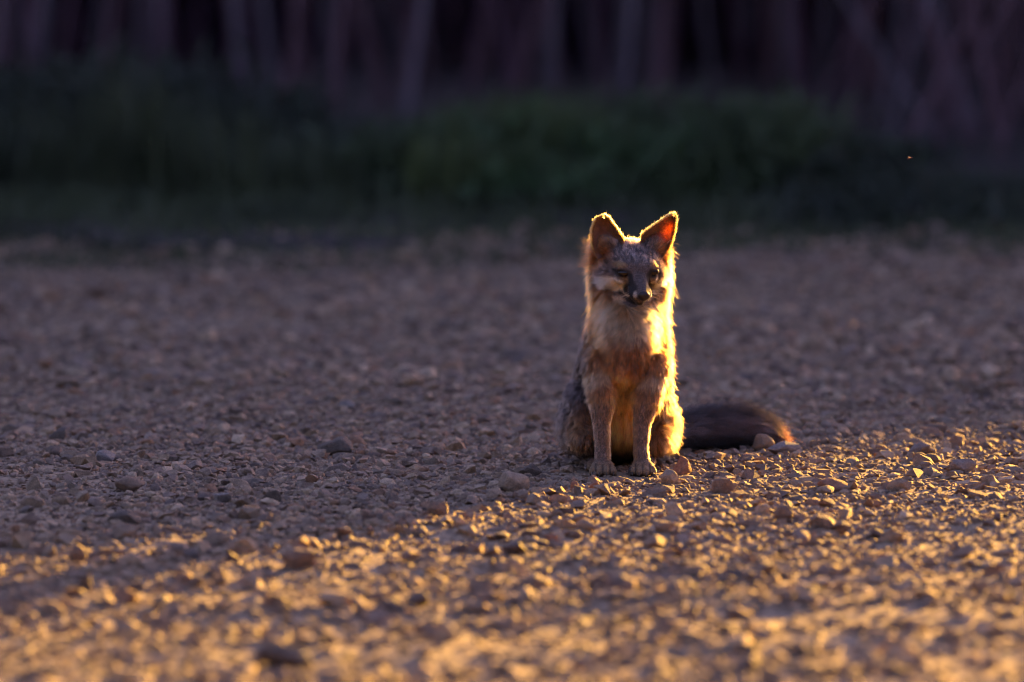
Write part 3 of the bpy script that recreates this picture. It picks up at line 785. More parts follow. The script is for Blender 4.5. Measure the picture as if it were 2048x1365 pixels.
GRAY = np.array([.110, .086, .080]); DARK = np.array([.022, .018, .020]); WHITE = np.array([.62, .56, .47]); RUF = np.array([.44, .20, .085])
TAN = np.array([.33, .180, .080]); BUFF = np.array([.44, .285, .150]); BROWN = np.array([.19, .092, .040]); ORG = np.array([.95, .42, .15])
def mixc(c, new, m): return c * (1 - m[:, None]) + new[None] * m[:, None]
def coat(p, n, g):
    N_ = len(p); px, py = g['px'], g['py']; r, f, u = g['r'], g['f'], g['u']; ar = np.abs(r)
    front = -n[:, 1]
    # ---- body
    c = np.tile(GRAY, (N_, 1)); gz = np.full(N_, .75)                           # gz = grizzle amount
    fr = smooth(front, -.15, .35)
    c = c * (1 - .45 * smooth(np.abs(n[:, 0]), .2, .7) * (np.abs(px - 1250) > 20))[:, None]  # dark flanks, darkened further to hold down the sun's rim
    nzv = vnoise(p, .035, 4) * .5
    neck = smooth(py, 548, 590) * (1 - smooth(py, 800, 880))
    inner = smooth(px + nzv * 8, 1172, 1192) * (1 - smooth(px, 1345, 1365))
    m = fr * inner * neck; c = mixc(c, TAN * .55 + RUF * .28, m); gz = gz * (1 - m * .45)
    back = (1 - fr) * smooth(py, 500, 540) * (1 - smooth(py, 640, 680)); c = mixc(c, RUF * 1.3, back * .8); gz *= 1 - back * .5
    rf = smooth(g['y'], .072, .085) * smooth(py, 470, 500) * (1 - smooth(py, 620, 660)); c = mixc(c, np.array([.70, .40, .18]), rf); gz *= 1 - rf  # ruff behind the face: backlit orange put into the hair colour
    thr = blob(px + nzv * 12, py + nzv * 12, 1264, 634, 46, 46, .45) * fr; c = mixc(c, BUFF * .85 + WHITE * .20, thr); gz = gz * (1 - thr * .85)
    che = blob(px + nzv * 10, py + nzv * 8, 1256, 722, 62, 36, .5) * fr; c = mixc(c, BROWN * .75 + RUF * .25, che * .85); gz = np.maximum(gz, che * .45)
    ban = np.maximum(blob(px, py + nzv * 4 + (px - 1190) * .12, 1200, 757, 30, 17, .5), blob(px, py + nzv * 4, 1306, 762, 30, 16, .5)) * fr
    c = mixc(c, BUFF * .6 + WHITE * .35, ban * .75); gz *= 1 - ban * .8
    bel = blob(px + nzv * 5, py, 1246, 835, 34, 85, .3) * fr; c = mixc(c, ORG, bel); gz *= 1 - bel * .9  # orange belly fur, raised to carry the warm bounce off the ground
    bel2 = blob(px, py + nzv * 5, 1246, 795, 24, 34, .6) * fr; c = mixc(c, BUFF, bel2 * .65)
    low = smooth(py, 880, 915) * smooth(g['y'], .06, .09); c = mixc(c, DARK * 1.6, low * .9)  # low haunches: dark fur plus shadow painted into the coat
    hau = np.maximum(blob(px, py, 1166, 862, 22, 46, .5), blob(px, py, 1332, 850, 26, 70, .5)) * fr * smooth(g['y'], .03, .06)
    c = mixc(c, TAN * .9, hau * .8); gz = gz * (1 - hau * .5)
    # ---- forelegs
    L = g['leg']; cl = np.tile(BROWN * .72 + GRAY * .9, (N_, 1)); 
    inn = np.maximum(smooth(n[:, 0], .2, .8) * (px < 1245), smooth(-n[:, 0], .2, .8) * (px > 1245)); cl = mixc(cl, TAN * .7 + RUF * .3, inn * .9)
    paw = smooth(py, 922, 940); cl = mixc(cl, BUFF * 1.05, paw * .8)
    lx = np.where(px < 1245, LEGS['L'].x, LEGS['R'].x); dx = np.abs(g['x'] - lx)
    gap = np.maximum(1 - smooth(dx, .0006, .0018), 1 - smooth(np.abs(dx - .0109), .0006, .0018)) * smooth(-g['y'], .004, .009) * (g['z'] < .02)
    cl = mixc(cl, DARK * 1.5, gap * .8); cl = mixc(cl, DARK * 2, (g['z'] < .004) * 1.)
    c = np.where(L[:, None], cl, c); gz = np.where(L, .75 * (1 - inn * .6) * (1 - .6 * paw), gz)
    # ---- head
    h = np.tile(GRAY * 1.65, (N_, 1)); hg = np.full(N_, .9)
    def M(new, m, g0=None):
        nonlocal h, hg
        h = mixc(h, new, m)
        if g0 is not None: hg = hg * (1 - m) + g0 * m
    wob = vnoise(p, .02, 8) * .0018
    rr, uu = ar + wob, u + wob
    fr2 = smooth(front, -.05, .25); wx = px + vnoise(p, .012, 8) * 1.3; wy = py + vnoise(p, .012, 9) * 1.3
    def el(cx, cy, rx, ry, a=0, soft=.4):
        a = math.radians(a); dx = wx - cx; dy_ = wy - cy
        return blob(dx * math.cos(a) + dy_ * math.sin(a), -dx * math.sin(a) + dy_ * math.cos(a), 0, 0, rx, ry, soft) * fr2
    def stroke(pts, wdt):
        dd = np.full(N_, 99.)
        for a, b in zip(pts, pts[1:]):
            a = np.array(a); b = np.array(b); ab = b - a; t = np.clip(((px - a[0]) * ab[0] + (py - a[1]) * ab[1]) / (ab @ ab), 0, 1)
            dd = np.minimum(dd, np.hypot(px - a[0] - t * ab[0], py - a[1] - t * ab[1]))
        return (1 - smooth(dd, wdt * .6, wdt * 1.3)) * fr2
    M(RUF * .8, smooth(ar, .036, .044) * smooth(-f, -.02, .01), .4)                      # behind the cheeks
    M(np.array([.70, .40, .18]), smooth(g['y'], .072, .085) * smooth(py, 480, 500), .0)  # same painted backlit orange at the rear of the head
    M(RUF * .75, el(1208, 512, 22, 13), .4); M(RUF * .75, el(1330, 505, 14, 16), .4)      # ear bases
    M(np.array([.13, .105, .10]), el(1284, 562, 14, 24, -8, .5) * .8, .5)                  # bridge of the nose
    M(BUFF * .85, el(1241, 531, 14, 6, 12), .3); M(BUFF * .85, el(1314, 531, 9, 7, -20), .3)     # brows
    M(BUFF * .68, el(1251, 562, 14, 8, 10), .4); M(BUFF * .68, el(1307, 562, 9, 8), .4)     # under the eyes
    M(WHITE * 1.7, el(1231, 570, 29, 12, 24, .18), .05)                                     # white cheeks
    M(WHITE * .9, el(1322, 580, 14, 24, 10, .3), .05)  # right cheek painted less white to offset the sun on it
    M(BUFF * .75 + WHITE * .35, smooth(py, 586, 600) * (f < .045) * fr2, .15)                             # throat
    M(DARK, el(1262, 581, 13, 17, 10, .3) * (f > .03), .03)                                # dark sides of the muzzle
    M(DARK, el(1268, 597, 11, 9, 30, .3) * (f > .03), .03)
    M(DARK, el(1302, 581, 6, 12, 0, .3) * (f > .03), .03)
    M(DARK, stroke([(1262, 552), (1264, 566)], 5), .0); M(DARK, stroke([(1298, 552), (1299, 566)], 4), .0)     # tear lines
    M(DARK * .7, el(1247, 547.5, 16, 9, 10, .3), .0); M(DARK * .7, el(1309, 548, 13, 9, -10, .3), .0)     # eye rims
    M(DARK * .7, stroke([(1238, 544), (1226, 540)], 2.5), .0)
    M(WHITE * 1.0, el(1272, 592, 3.6, 8.5, 0, .3) * (f > .05), .03); M(WHITE * .8, el(1301, 592, 4, 9) * (f > .05), .03)
    M(WHITE * .8, stroke([(1248, 586), (1258, 594)], 2.5) * (f > .03), .0)
    M(DARK * .6, stroke([(1241, 584), (1249, 592), (1258, 602), (1272, 609), (1290, 611)], 3.0), .0)       # mouth
    c = np.where(g['head'][:, None], h, c); gz = np.where(g['head'], hg, gz)
    # ---- tail
    T = g['tail']; ct = np.tile(np.array([.088, .070, .072]), (N_, 1))
    top = smooth(g['tr'][:, 2] / .018, .35, .75); ct = mixc(ct, DARK * .9, top); ct = mixc(ct, DARK * .6, smooth(-g['tr'][:, 2] / .018, .2, .6))  # black dorsal stripe; underside shade painted in so it looks unlit
    tip = smooth(g['tt'], .70, .86); ct = mixc(ct, np.array([.045, .020, .014]), tip)
    c = np.where(T[:, None], ct, c); gz = np.where(T, .95 * (1 - top) * (1 - tip), gz)
    return c, gz

# body skin colour
nv = len(body_me.vertices); BV = np.zeros(nv * 3, np.float32); body_me.vertices.foreach_get('co', BV); BV = BV.reshape(-1, 3).astype(float)
BN = np.zeros(nv * 3, np.float32); body_me.vertices.foreach_get('normal', BN); BN = BN.reshape(-1, 3).astype(float)
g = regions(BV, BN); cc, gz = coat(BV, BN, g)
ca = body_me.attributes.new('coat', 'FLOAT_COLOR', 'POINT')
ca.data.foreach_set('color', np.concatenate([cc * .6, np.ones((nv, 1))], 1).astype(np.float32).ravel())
Nb = Nodes('fox_skin'); at = Nb.n('ShaderNodeAttribute', attribute_name='coat')
nsb = Nb.n('ShaderNodeTexNoise', i_Scale=400.0, i_Detail=2.0)
tcb = Nb.n('ShaderNodeTexCoord'); Nb.l(tcb.outputs['Object'], nsb.inputs['Vector'])
Nb.l(Nb.mul(at.outputs['Color'], Nb.ramp(nsb.outputs[0], [(.3, (.5, .5, .5)), (.7, (1.2, 1.2, 1.2))])), Nb.b.inputs['Base Color'])
Nb.b.inputs['Roughness'].default_value = .8
body = link('body', body_me, fox, Nb.m)

# fur
Nf = Nodes('fur'); hb = Nf.n('ShaderNodeBsdfHairPrincipled'); hb.model = 'CHIANG'; hb.parametrization = 'COLOR'
hb.inputs['Roughness'].default_value = .30; hb.inputs['Radial Roughness'].default_value = .5
at = Nf.n('ShaderNodeAttribute', attribute_name='coat'); Nf.l(at.outputs['Color'], hb.inputs['Color'])
Nf.l(hb.outputs[0], Nf.out.inputs[0]); Nf.t.nodes.remove(Nf.b)
M_fur = Nf.m

def make_fur(name, roots, nrm, comb, L, lift, col, gz, rad, seed, clump=.25, K_=5, spike=.12, radmul=None, streak=False, lock=0., lock_size=.004):
    rs = np.random.RandomState(seed); n = len(roots)
    ct = comb - nrm * np.sum(comb * nrm, 1)[:, None]; ct /= (np.linalg.norm(ct, axis=1)[:, None] + 1e-9)
    rnd = rs.normal(0, spike, (n, 3)); cl = np.stack([vnoise(roots, .011, 91), vnoise(roots, .011, 92), vnoise(roots, .011, 93)], 1) * clump * .5
    L = L * rs.uniform(.65, 1.2, n) * np.where(rs.uniform(0, 1, n) < .04, 1.45, 1); lift = np.asarray(lift) * rs.uniform(.7, 1.3, n)
    d0 = nrm * lift[:, None] + ct * (1 - .5 * lift)[:, None] + rnd + cl; d0 /= np.linalg.norm(d0, axis=1)[:, None]
    d1 = nrm * (lift * .35)[:, None] + ct + rnd * 1.4 + cl * 1.3 - np.array([0, 0, .10]); d1 /= np.linalg.norm(d1, axis=1)[:, None]
    pts = np.zeros((n, K_, 3)); pts[:, 0] = roots - nrm * .0006
    for k in range(1, K_):
        t = (k - .5) / (K_ - 1); d = d0 * (1 - t) + d1 * t; d /= np.linalg.norm(d, axis=1)[:, None]
        pts[:, k] = pts[:, k - 1] + d * (L / (K_ - 1))[:, None]
    if lock > 0:
        ck = np.floor((pts[:, 2] + vnoise(roots, .02, 61)[:, None] * .001) / lock_size).astype(np.int64)
        _, inv = np.unique(ck, axis=0, return_inverse=True); inv = inv.ravel(); cnt = np.bincount(inv).astype(float)
        stray = (rs.uniform(0, 1, n) > .26)[:, None]
        for k in range(2, K_):
            mean = np.stack([np.bincount(inv, pts[:, k, q]) / cnt for q in range(3)], 1)[inv]
            pts[:, k] += (mean - pts[:, k]) * lock * ((k - 1) / (K_ - 2)) * stray
    cu = bpy.data.hair_curves.new(name); cu.add_curves([K_] * n)
    cu.attributes['position'].data.foreach_set('vector', pts.astype(np.float32).ravel())
    tt = np.linspace(0, 1, K_)
    ra = (rad * rs.uniform(.8, 1.2, (n, 1))) * (1 - .82 * tt[None] ** 1.5)
    a = cu.attributes.get('radius') or cu.attributes.new('radius', 'FLOAT', 'POINT'); 
    if radmul is not None: ra = ra * radmul[:, None]
    a.data.foreach_set('value', ra.astype(np.float32).ravel())
    # agouti banding: dark base, pale band, dark tip, on the grizzled coat
    cell = np.floor(roots / np.array([.0024, .0040, .0036])).astype(np.int64)
    hsh = (cell[:, 0] * 73856093 ^ cell[:, 1] * 19349663 ^ cell[:, 2] * 83492791) & 0xffff
    hsh = (hsh * 40503 % 65536) / 65536.
    pick_ = rs.uniform(0, 1, n) < .82
    kind = np.where(pick_, hsh, rs.uniform(0, 1, n)); jit = (rs.uniform(.72, 1.25, n) * (.72 + .56 * ((hsh * 7.31) % 1)))[:, None]
    strk = 1 + .30 * np.clip(vnoise(roots * np.array([1, 1, .22]), .0085, 55) * .8, -1, 1)
    base = col * jit * (strk[:, None] if streak else 1)
    prof = np.ones((n, K_))
    band = np.array([.45, .7, 1.9, 2.3, .5][:K_]); blk = np.array([.3, .22, .18, .15, .15][:K_]); wht = np.array([.6, 1.4, 3.3, 3.6, 3.0][:K_])
    pr = np.where(kind[:, None] < .45, band[None], np.where(kind[:, None] < .76, blk[None], wht[None] * .85))
    soft = .50 + .72 * tt[None]
    prof = soft * (1 - gz[:, None]) + pr * gz[:, None]
    cpt = np.clip(base[:, None, :] * prof[:, :, None], .003, .8) ** 1.55 * 1.15
    cpt = np.concatenate([cpt, np.ones((n, K_, 1))], -1)
    a = cu.attributes.new('coat', 'FLOAT_COLOR', 'POINT'); a.data.foreach_set('color', cpt.astype(np.float32).ravel())
    o = link(name, cu, fox, M_fur); return o

# roots over the body
body_me.calc_loop_triangles(); nT = len(body_me.loop_triangles)
TRI = np.zeros(nT * 3, np.int32); body_me.loop_triangles.foreach_get('vertices', TRI); TRI = TRI.reshape(-1, 3)
A = BV[TRI[:, 0]]; B = BV[TRI[:, 1]]; Cc = BV[TRI[:, 2]]
area = np.linalg.norm(np.cross(B - A, Cc - A), axis=1) / 2
cen = (A + B + Cc) / 3; gcen = regions(cen, BN[TRI[:, 0]])
rs = np.random.RandomState(23)
def roots(mask, dens):
    w_ = area * mask * dens; n = int(w_.sum()); idx = rs.choice(nT, n, p=w_ / w_.sum())
    a, b = rs.uniform(0, 1, (2, n)); fl = a + b > 1; a[fl] = 1 - a[fl]; b[fl] = 1 - b[fl]
    wts = np.stack([1 - a - b, a, b], 1)[:, :, None]
    p = (BV[TRI[idx]] * wts).sum(1); nn = (BN[TRI[idx]] * wts).sum(1); nn /= np.linalg.norm(nn, axis=1)[:, None]
    return p, nn
eyes = []
EYE = [(-1, H(-.0202, .0405, .0030)), (1, H(.0243, .0372, .0025))]

# head
p, n_ = roots(gcen['head'], 1.5e6)
g = regions(p, n_)
keep = np.ones(len(p), bool)
for s, e in EYE:
    de = p - np.array(e); er = de @ hR; eu = de @ hU
    keep &= ~((np.hypot(er / .0100, (eu - er * s * .25) / .0054) < 1) & (g['f'] > .02))
keep &= ~((np.hypot(g['r'] / .009, (g['u'] + .0105) / .007) < 1) & (g['f'] > .078))
p, n_ = p[keep], n_[keep]; g = regions(p, n_); cc, gz = coat(p, n_, g)
f, ar, u = g['f'], np.abs(g['r']), g['u']
comb = (p - np.array(NT)); comb /= np.linalg.norm(comb, axis=1)[:, None]
comb[:, 2] += np.where((u < -.005) & (ar > .02), -.35, 0)
L = .0062 - .0040 * smooth(f, .03, .055); L += .007 * np.maximum(blob(g['px'], g['py'], 1214, 506, 26, 20), blob(g['px'], g['py'], 1326, 502, 18, 20)); L += .001 * smooth(u, .018, .026); L += .009 * smooth(ar, .026, .040) * smooth(-f, .0, .02); L += .011 * smooth(ar, .030, .045) * smooth(-u, .0, .015) + .002 * smooth(-f, -.01, .02)
L = np.where((np.hypot((ar - .0238) / .016, (u - .003) / .008) < 1) & (f > .01), .0022, L)
lift = .30 + .3 * smooth(ar, .034, .044) + .4 * smooth(u, .02, .030) + .3 * smooth(ar, .026, .040) * smooth(-f, .0, .02)
hfur = make_fur('head_fur', p, n_, comb, L, lift, cc, gz, .00016, 5, .12, lock=.4, lock_size=.0026)
# tail
p, n_ = roots(gcen['tail'], 2.2e6); g = regions(p, n_); cc, gz = coat(p, n_, g)
L = (.020 + .007 * np.sin(g['tt'] * 3.1)) * rs.uniform(.6, 1.35, len(p)); lf = rs.uniform(.40, .95, len(p))
make_fur('tail_fur', p, n_, g['td'] + np.array([0, 0, .0]), L, lf, cc, gz, .00019, 6, .25, lock=.6, lock_size=.005)
# legs
p, n_ = roots(gcen['leg'], 1.6e6); g = regions(p, n_); cc, gz = coat(p, n_, g)
L = .0052 - .0034 * smooth(-g['z'], -.035, -.02) + .004 * smooth(g['z'], .08, .12)
make_fur('leg_fur', p, n_, np.tile([0, -.25, -1.], (len(p), 1)), L, np.full(len(p), .3), cc, gz, .00016, 7, .12, lock=.4, lock_size=.0025)
# body
mask = ~(gcen['leg'] | gcen['tail'] | gcen['head'])
dens = np.where(cen[:, 1] < .16, 1.15e6, .7e6)
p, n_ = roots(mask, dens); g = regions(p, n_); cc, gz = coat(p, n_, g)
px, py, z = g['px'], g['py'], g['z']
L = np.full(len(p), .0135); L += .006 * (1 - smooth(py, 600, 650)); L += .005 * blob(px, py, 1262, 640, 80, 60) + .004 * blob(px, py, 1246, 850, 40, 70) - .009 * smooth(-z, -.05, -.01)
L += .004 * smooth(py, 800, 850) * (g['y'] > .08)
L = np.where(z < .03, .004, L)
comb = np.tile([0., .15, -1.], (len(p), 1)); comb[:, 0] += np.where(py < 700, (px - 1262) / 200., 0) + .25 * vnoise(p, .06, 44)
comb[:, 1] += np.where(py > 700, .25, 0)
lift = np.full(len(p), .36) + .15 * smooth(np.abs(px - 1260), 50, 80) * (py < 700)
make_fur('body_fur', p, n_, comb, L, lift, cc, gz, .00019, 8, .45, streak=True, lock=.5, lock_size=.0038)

# ears: thin cupped shells
M_ear = Nodes('ear_skin'); N = M_ear
at = N.n('ShaderNodeAttribute', attribute_name='coat'); N.l(at.outputs['Color'], N.b.inputs['Base Color'])
N.b.inputs['Roughness'].default_value = .6
tr = N.n('ShaderNodeBsdfTranslucent'); tr.inputs[0].default_value = (1.0, .46, .17, 1)
mx = N.n('ShaderNodeMixShader'); mx.inputs[0].default_value = .5
tn = N.n('ShaderNodeAttribute', attribute_name='ear_glow'); N.l(tn.outputs['Fac'], mx.inputs[0])
N.l(N.b.outputs[0], mx.inputs[1]); N.l(tr.outputs[0], mx.inputs[2]); N.l(mx.outputs[0], N.out.inputs[0])
def catmull(pts, n):
    pts = [Vector(p) for p in pts]; out = []
    for i in range(n):
        t = i / (n - 1) * (len(pts) - 1); k = min(int(t), len(pts) - 2); f_ = t - k
        p0 = pts[max(k - 1, 0)]; p1 = pts[k]; p2 = pts[k + 1]; p3 = pts[min(k + 2, len(pts) - 1)]
        out.append(.5 * ((2 * p1) + (-p0 + p2) * f_ + (2 * p0 - 5 * p1 + 4 * p2 - p3) * f_ ** 2 + (-p0 + 3 * p1 - 3 * p2 + p3) * f_ ** 3))
    return out
def make_ear(inner, outer, yi, yo, depth, seed, lab, thin):  # thin: strength of the glow patch painted into this ear
    nu, nvv = 17, 25
    A_ = catmull([(a, b, 0) for a, b in inner], nvv); B_ = catmull([(a, b, 0) for a, b in outer], nvv)
    front = np.zeros((nvv, nu, 3))
    for i in range(nvv):
        v = i / (nvv - 1)
        for j in range(nu):
            t = j / (nu - 1)
            te = .5 - .5 * math.cos(math.pi * t)
            q = A_[i].lerp(B_[i], te)
            wd = abs(A_[i].x - B_[i].x) / K
            dy = yi + (yo - yi) * te + depth * math.sin(math.pi * te) ** .8 * min(1, wd / .03) + .004 * v
            front[i, j] = P(q.x, q.y, dy)
    du = np.gradient(front, axis=1); dv = np.gradient(front, axis=0)
    nn = np.cross(du, dv); nn /= (np.linalg.norm(nn, axis=2)[:, :, None] + 1e-9)
    if nn[nvv // 2, nu // 2, 1] > 0: nn = -nn                      # nn points out of the cup, to the viewer
    th = .0009 * np.sin(np.linspace(0, math.pi, nu))[None, :, None] * (1 - np.linspace(0, 1, nvv) ** 6)[:, None, None] + .00025
    back = front - nn * th * 2
    Vv = np.concatenate([front.reshape(-1, 3), back.reshape(-1, 3)]); o_ = nu * nvv; Fs = []
    for i in range(nvv - 1):
        for j in range(nu - 1):
            a = i * nu + j; Fs.append((a, a + 1, a + nu + 1, a + nu)); Fs.append((o_ + a, o_ + a + nu, o_ + a + nu + 1, o_ + a + 1))
    for i in range(nvv - 1):
        for j in (0, nu - 1):
            a = i * nu + j; Fs.append((a, a + nu, o_ + a + nu, o_ + a) if j == 0 else (a, o_ + a, o_ + a + nu, a + nu))
    for j in range(nu - 1):
        a = (nvv - 1) * nu + j; Fs.append((a, a + 1, o_ + a + 1, o_ + a))
        a = j; Fs.append((a, o_ + a, o_ + a + 1, a + 1))
    me = np_mesh('ear', Vv, Fs, True)
    tI = (np.linspace(0, 1, nvv)[:, None, None] * np.ones((1, nu, 1)))
    cfront = np.array([.17, .095, .075]) * (.7 + .6 * tI); cback = np.array([.22, .13, .085]) * np.ones_like(tI)
    colr = np.concatenate([cfront.reshape(-1, 3), cback.reshape(-1, 3)])
    a = me.attributes.new('coat', 'FLOAT_COLOR', 'POINT'); a.data.foreach_set('color', np.concatenate([colr, np.ones((len(colr), 1))], 1).astype(np.float32).ravel())
    tj = np.linspace(0, 1, nu)[None, :] * np.ones((nvv, 1)); ti = tI[:, :, 0]
    th_ = np.exp(-((tj - .68) / .22) ** 2 - ((ti - .50) / .22) ** 2) * thin + .01  # hand-placed sun glow mask, strong in one ear, faint in the other
    a = me.attributes.new('ear_glow', 'FLOAT', 'POINT'); a.data.foreach_set('value', np.concatenate([th_.ravel()] * 2).astype(np.float32))
    ear = link('ear', me, fox, M_ear.m); tag(ear, lab)
    # short fur: dense behind and along the rim, sparse within
    rs = np.random.RandomState(seed); out = []
    def samp(n, jr, ir, surf, sgn, L_, lift_, colr_, g_):
        fj = jr(rs, n) * (nu - 1); fi = ir(rs, n) * (nvv - 1); i0 = np.clip(fi.astype(int), 0, nvv - 2); j0 = np.clip(fj.astype(int), 0, nu - 2)
        a = (fi - i0)[:, None]; b = (fj - j0)[:, None]
        def bl(G): return G[i0, j0] * (1 - a) * (1 - b) + G[i0 + 1, j0] * a * (1 - b) + G[i0, j0 + 1] * (1 - a) * b + G[i0 + 1, j0 + 1] * a * b
        p = bl(surf); nnn = bl(nn) * sgn; e = bl(dv); e /= np.linalg.norm(e, axis=1)[:, None] + 1e-9; side = bl(du); side /= np.linalg.norm(side, axis=1)[:, None] + 1e-9
        return p, nnn, e, side, fj / (nu - 1), fi / (nvv - 1)
    U = lambda rs, n: rs.uniform(0, 1, n)
    ps, ns, cs, Ls, lf, co, gs = [], [], [], [], [], [], []
    p, q, e, sd, fj, fi = samp(9000, U, U, back, -1, 0, 0, 0, 0)
    ps.append(p); ns.append(q); cs.append(e); Ls.append(np.full(len(p), .0055)); lf.append(np.full(len(p), .30)); co.append(np.tile(TAN * .8 + RUF * .3, (len(p), 1))); gs.append(np.full(len(p), .3))
    # rims: backlit glow put into a paler hair colour
    for side_ in (0, 1):
        p, q, e, sd, fj, fi = samp(3200, (lambda rs, n: np.abs(rs.normal(0, .022, n)).clip(0, .08)) if side_ == 0 else (lambda rs, n: 1 - np.abs(rs.normal(0, .022, n)).clip(0, .08)), (lambda rs, n: rs.uniform(.16, .965, n)), back, -1, 0, 0, 0, 0)
        dirn = sd * (-1 if side_ == 0 else 1)
        q2 = dirn + q * .3; q2 /= np.linalg.norm(q2, axis=1)[:, None]
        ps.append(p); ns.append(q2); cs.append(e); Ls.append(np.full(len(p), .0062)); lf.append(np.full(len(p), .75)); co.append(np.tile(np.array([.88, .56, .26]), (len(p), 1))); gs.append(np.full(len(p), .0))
    p, q, e, sd, fj, fi = samp(160, U, lambda rs, n: 1 - np.abs(rs.normal(0, .01, n)).clip(0, .05), back, -1, 0, 0, 0, 0)
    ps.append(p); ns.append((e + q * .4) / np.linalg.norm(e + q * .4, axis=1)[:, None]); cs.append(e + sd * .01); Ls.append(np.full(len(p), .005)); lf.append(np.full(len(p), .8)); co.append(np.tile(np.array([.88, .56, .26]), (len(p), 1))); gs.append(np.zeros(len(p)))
    # inside: thin hairs sweeping up from the inner edge
    p, q, e, sd, fj, fi = samp(5200, lambda rs, n: rs.uniform(.02, .98, n) ** .8 if inner[0][0] < outer[0][0] else rs.uniform(0, 1, n) ** 1.3, lambda rs, n: rs.uniform(.05, .95, n), front, 1, 0, 0, 0, 0)
    ps.append(p); ns.append(q); cs.append(e + sd * .4); Ls.append(.004 + .007 * np.exp(-(fi / .4) ** 2)); lf.append(np.full(len(p), .22)); co.append((BROWN * 1.3)[None] * (.5 + 1.2 * rs.uniform(0, 1, (len(p), 1)))); gs.append(np.zeros(len(p)))
    cat = np.concatenate
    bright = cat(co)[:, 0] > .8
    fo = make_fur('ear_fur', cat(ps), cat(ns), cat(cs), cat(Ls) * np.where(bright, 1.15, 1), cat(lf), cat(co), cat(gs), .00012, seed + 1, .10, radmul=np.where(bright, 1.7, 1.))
    fo.parent = ear
make_ear([(1247, 500), (1248, 482), (1237, 464), (1226, 449), (1219, 440), (1212, 435)], [(1198, 520), (1188, 496), (1186, 468), (1188.5, 452), (1194.5, 440), (1204, 434.5)],
         .046, .026, .022, 71, 'left ear in the picture, rounded and shaded inside', .05)
make_ear([(1283, 492), (1287, 473), (1306, 456), (1326, 442), (1337, 435), (1344, 431.5)], [(1324, 520), (1339, 498), (1349, 470), (1352, 449), (1352, 438), (1348, 431.5)],
         .050, .062, .018, 81, 'right ear in the picture, glowing orange where the sun shines through', .62)

# eyes, nose, claws, whiskers
Ne = Nodes('eye_gloss'); Ne.b.inputs['Base Color'].default_value = (.010, .006, .005, 1); Ne.b.inputs['Roughness'].default_value = .10; Ne.b.inputs['Specular IOR Level'].default_value = .35
nse = Ne.n('ShaderNodeTexNoise', i_Scale=60.0); Ne.l(Ne.ramp(nse.outputs[0], [(.3, (.006, .004, .004)), (.7, (.020, .011, .007))]), Ne.b.inputs['Base Color'])
for s, e in EYE:
    bm = bmesh.new(); bmesh.ops.create_icosphere(bm, subdivisions=3, radius=1, matrix=Matrix.Translation(e) @ HM.to_4x4() @ Matrix.Diagonal((.0106, .0066, .0062, 1)))
    me = bpy.data.meshes.new('eye'); bm.to_mesh(me); bm.free()
    for q in me.polygons: q.use_smooth = True
    link('eye', me, fox, Ne.m)
Nn = Nodes('nose_skin'); vo = Nn.n('ShaderNodeTexVoronoi', i_Scale=900.0); tcn = Nn.n('ShaderNodeTexCoord'); Nn.l(tcn.outputs['Object'], vo.inputs['Vector'])
Nn.l(Nn.ramp(vo.outputs['Distance'], [(0, (.016, .011, .013)), (1, (.008, .006, .007))]), Nn.b.inputs['Base Color']); Nn.b.inputs['Roughness'].default_value = .38
bpn = Nn.n('ShaderNodeBump', i_Strength=.25, i_Distance=.0004); Nn.l(vo.outputs['Distance'], bpn.inputs['Height']); Nn.l(bpn.outputs[0], Nn.b.inputs['Normal'])
bm = bmesh.new(); bmesh.ops.create_icosphere(bm, subdivisions=3, radius=1)
for v in bm.verts:
    k = 1 + .15 * v.co.z; v.co.x *= k
    if v.co.z < -.2: v.co.x *= 1 - .35 * (-v.co.z - .2)
    for s in (-1, 1):                                                    # nostrils
        dd = math.hypot(v.co.x - s * .55, v.co.z + .05)
        if dd < .3 and v.co.y > 0: v.co.y -= .35 * (1 - dd / .3)
bmesh.ops.transform(bm, matrix=Matrix.Translation(H(0, .0885, -.0105)) @ HM.to_4x4() @ Matrix.Diagonal((.0094, .0070, .0088, 1)), verts=bm.verts)
me = bpy.data.meshes.new('nose'); bm.to_mesh(me); bm.free()
for q in me.polygons: q.use_smooth = True
link('nose', me, fox, Nn.m)
M_claw = simple_mat('claw_horn', (.03, .022, .018), (.10, .07, .05), 300, .35)
for c in LEGS.values():
    for tx, ty in ((-.0162, -.017), (-.0057, -.0255), (.0057, -.026), (.0162, -.018)):
        bm = bmesh.new(); a = c + Vector((tx, ty, .007))
        tube(bm, [a, a + Vector((0, -.0035, -.0015)), a + Vector((0, -.006, -.0048))], [.0016, .0012, .0003], 6)
        me = bpy.data.meshes.new('claw'); bm.to_mesh(me); bm.free(); link('claw', me, fox, M_claw)
M_wh = simple_mat('whisker_hair', (.45, .36, .26), (.6, .5, .36), 50, .4)
rw = random.Random(3)
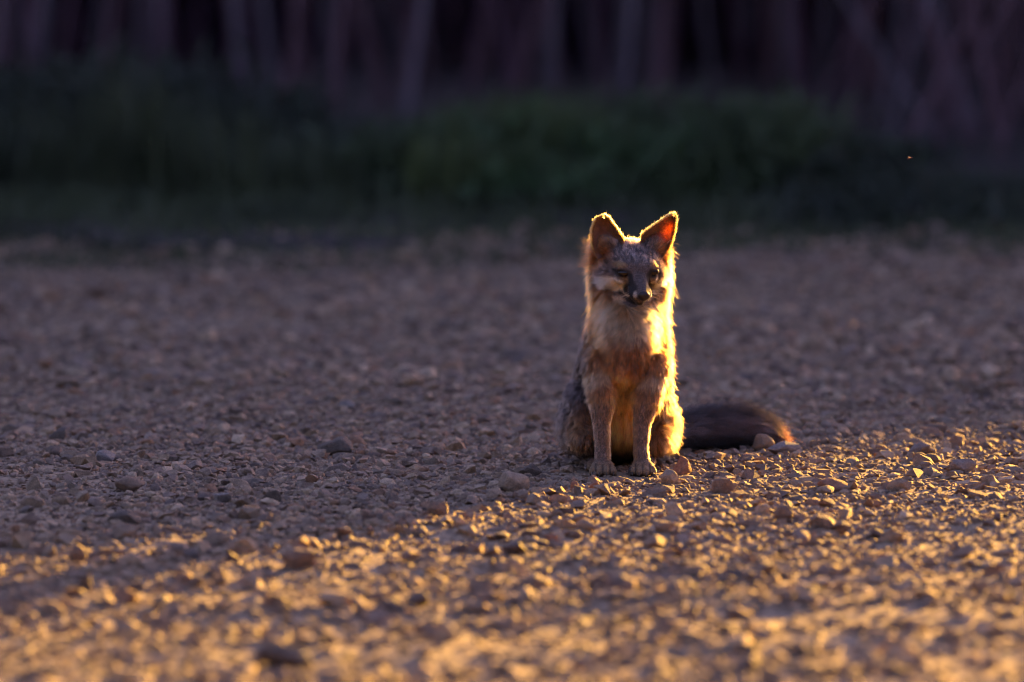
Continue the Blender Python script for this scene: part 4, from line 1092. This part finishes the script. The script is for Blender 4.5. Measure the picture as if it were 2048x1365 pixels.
for s in (-1, 1):
    for k in range(7):
        a = H(s * .012, .066 + .003 * (k % 3), -.013 - .0025 * (k // 2)); L = rw.uniform(.028, .048)
        d = (hr * s * 1.0 + hf * rw.uniform(-.1, .35) + hu * rw.uniform(-.55, .15)).normalized()
        bm = bmesh.new(); tube(bm, [a, a + d * L * .4, a + d * L * .75 + Vector((0, 0, -.002)), a + d * L + Vector((0, 0, -.006))], [.00022, .0002, .00014, .00005], 4)
        me = bpy.data.meshes.new('whisker'); bm.to_mesh(me); bm.free(); link('whisker', me, fox, M_wh)
for tgt, mid, st in (((1363, 600), (1350, 572), (1333, 562)), ((1357, 588), (1345, 577), (1334, 572)), ((1310, 645), (1305, 620), (1298, 612)), ((1351, 478), (1345, 482), (1336, 488)), ((1345, 508), (1340, 511), (1334, 512))):
    bm = bmesh.new(); pts = [P(*st, .03), P((st[0] + mid[0]) / 2, (st[1] + mid[1]) / 2 - 2, .03), P(*mid, .035), P((tgt[0] + mid[0]) / 2 + 1, (tgt[1] + mid[1]) / 2, .04), P(*tgt, .045)]
    tube(bm, pts, [.00035, .00035, .0003, .0003, .00015], 4)
    me = bpy.data.meshes.new('whisker'); bm.to_mesh(me); bm.free(); link('whisker', me, fox, M_wh)

# ------------------------------------------------------------------ the insect in the air
ix, iy = px2x(1822, 13.0), 13.0; iz = CAM_H - (315 - HOR) / FPX * 13.0
ins = empty('flying_insect', (ix, iy, iz)); tag(ins, 'tiny orange-lit insect flying above the gravel at right', 'insect')
M_ins = simple_mat('insect_body', (.14, .06, .03), (.25, .12, .05), 300, .4, 0, None, .3)
M_wing = simple_mat('insect_wing', (.3, .2, .12), (.4, .3, .2), 300, .3, 0, None, .6)
bm = bmesh.new(); tube(bm, [(-.0048, 0, -.0010), (-.0025, 0, -.0002), (.0005, 0, .0006), (.0028, 0, .0011), (.0042, 0, .0013)], [.0003, .0008, .0007, .0009, .0004], 8)
me = bpy.data.meshes.new('abdomen'); bm.to_mesh(me); bm.free(); link('abdomen', me, ins, M_ins)
for s in (-1, 1):
    bm = bmesh.new(); vs = [bm.verts.new(v) for v in ((.0015, s * .0005, .0013), (.0005, s * .0045, .0022), (-.0022, s * .0062, .0026), (-.0035, s * .0040, .0020), (-.0018, s * .0012, .0013))]
    bm.faces.new(vs); me = bpy.data.meshes.new('wing'); bm.to_mesh(me); bm.free(); link('wing', me, ins, M_wing)
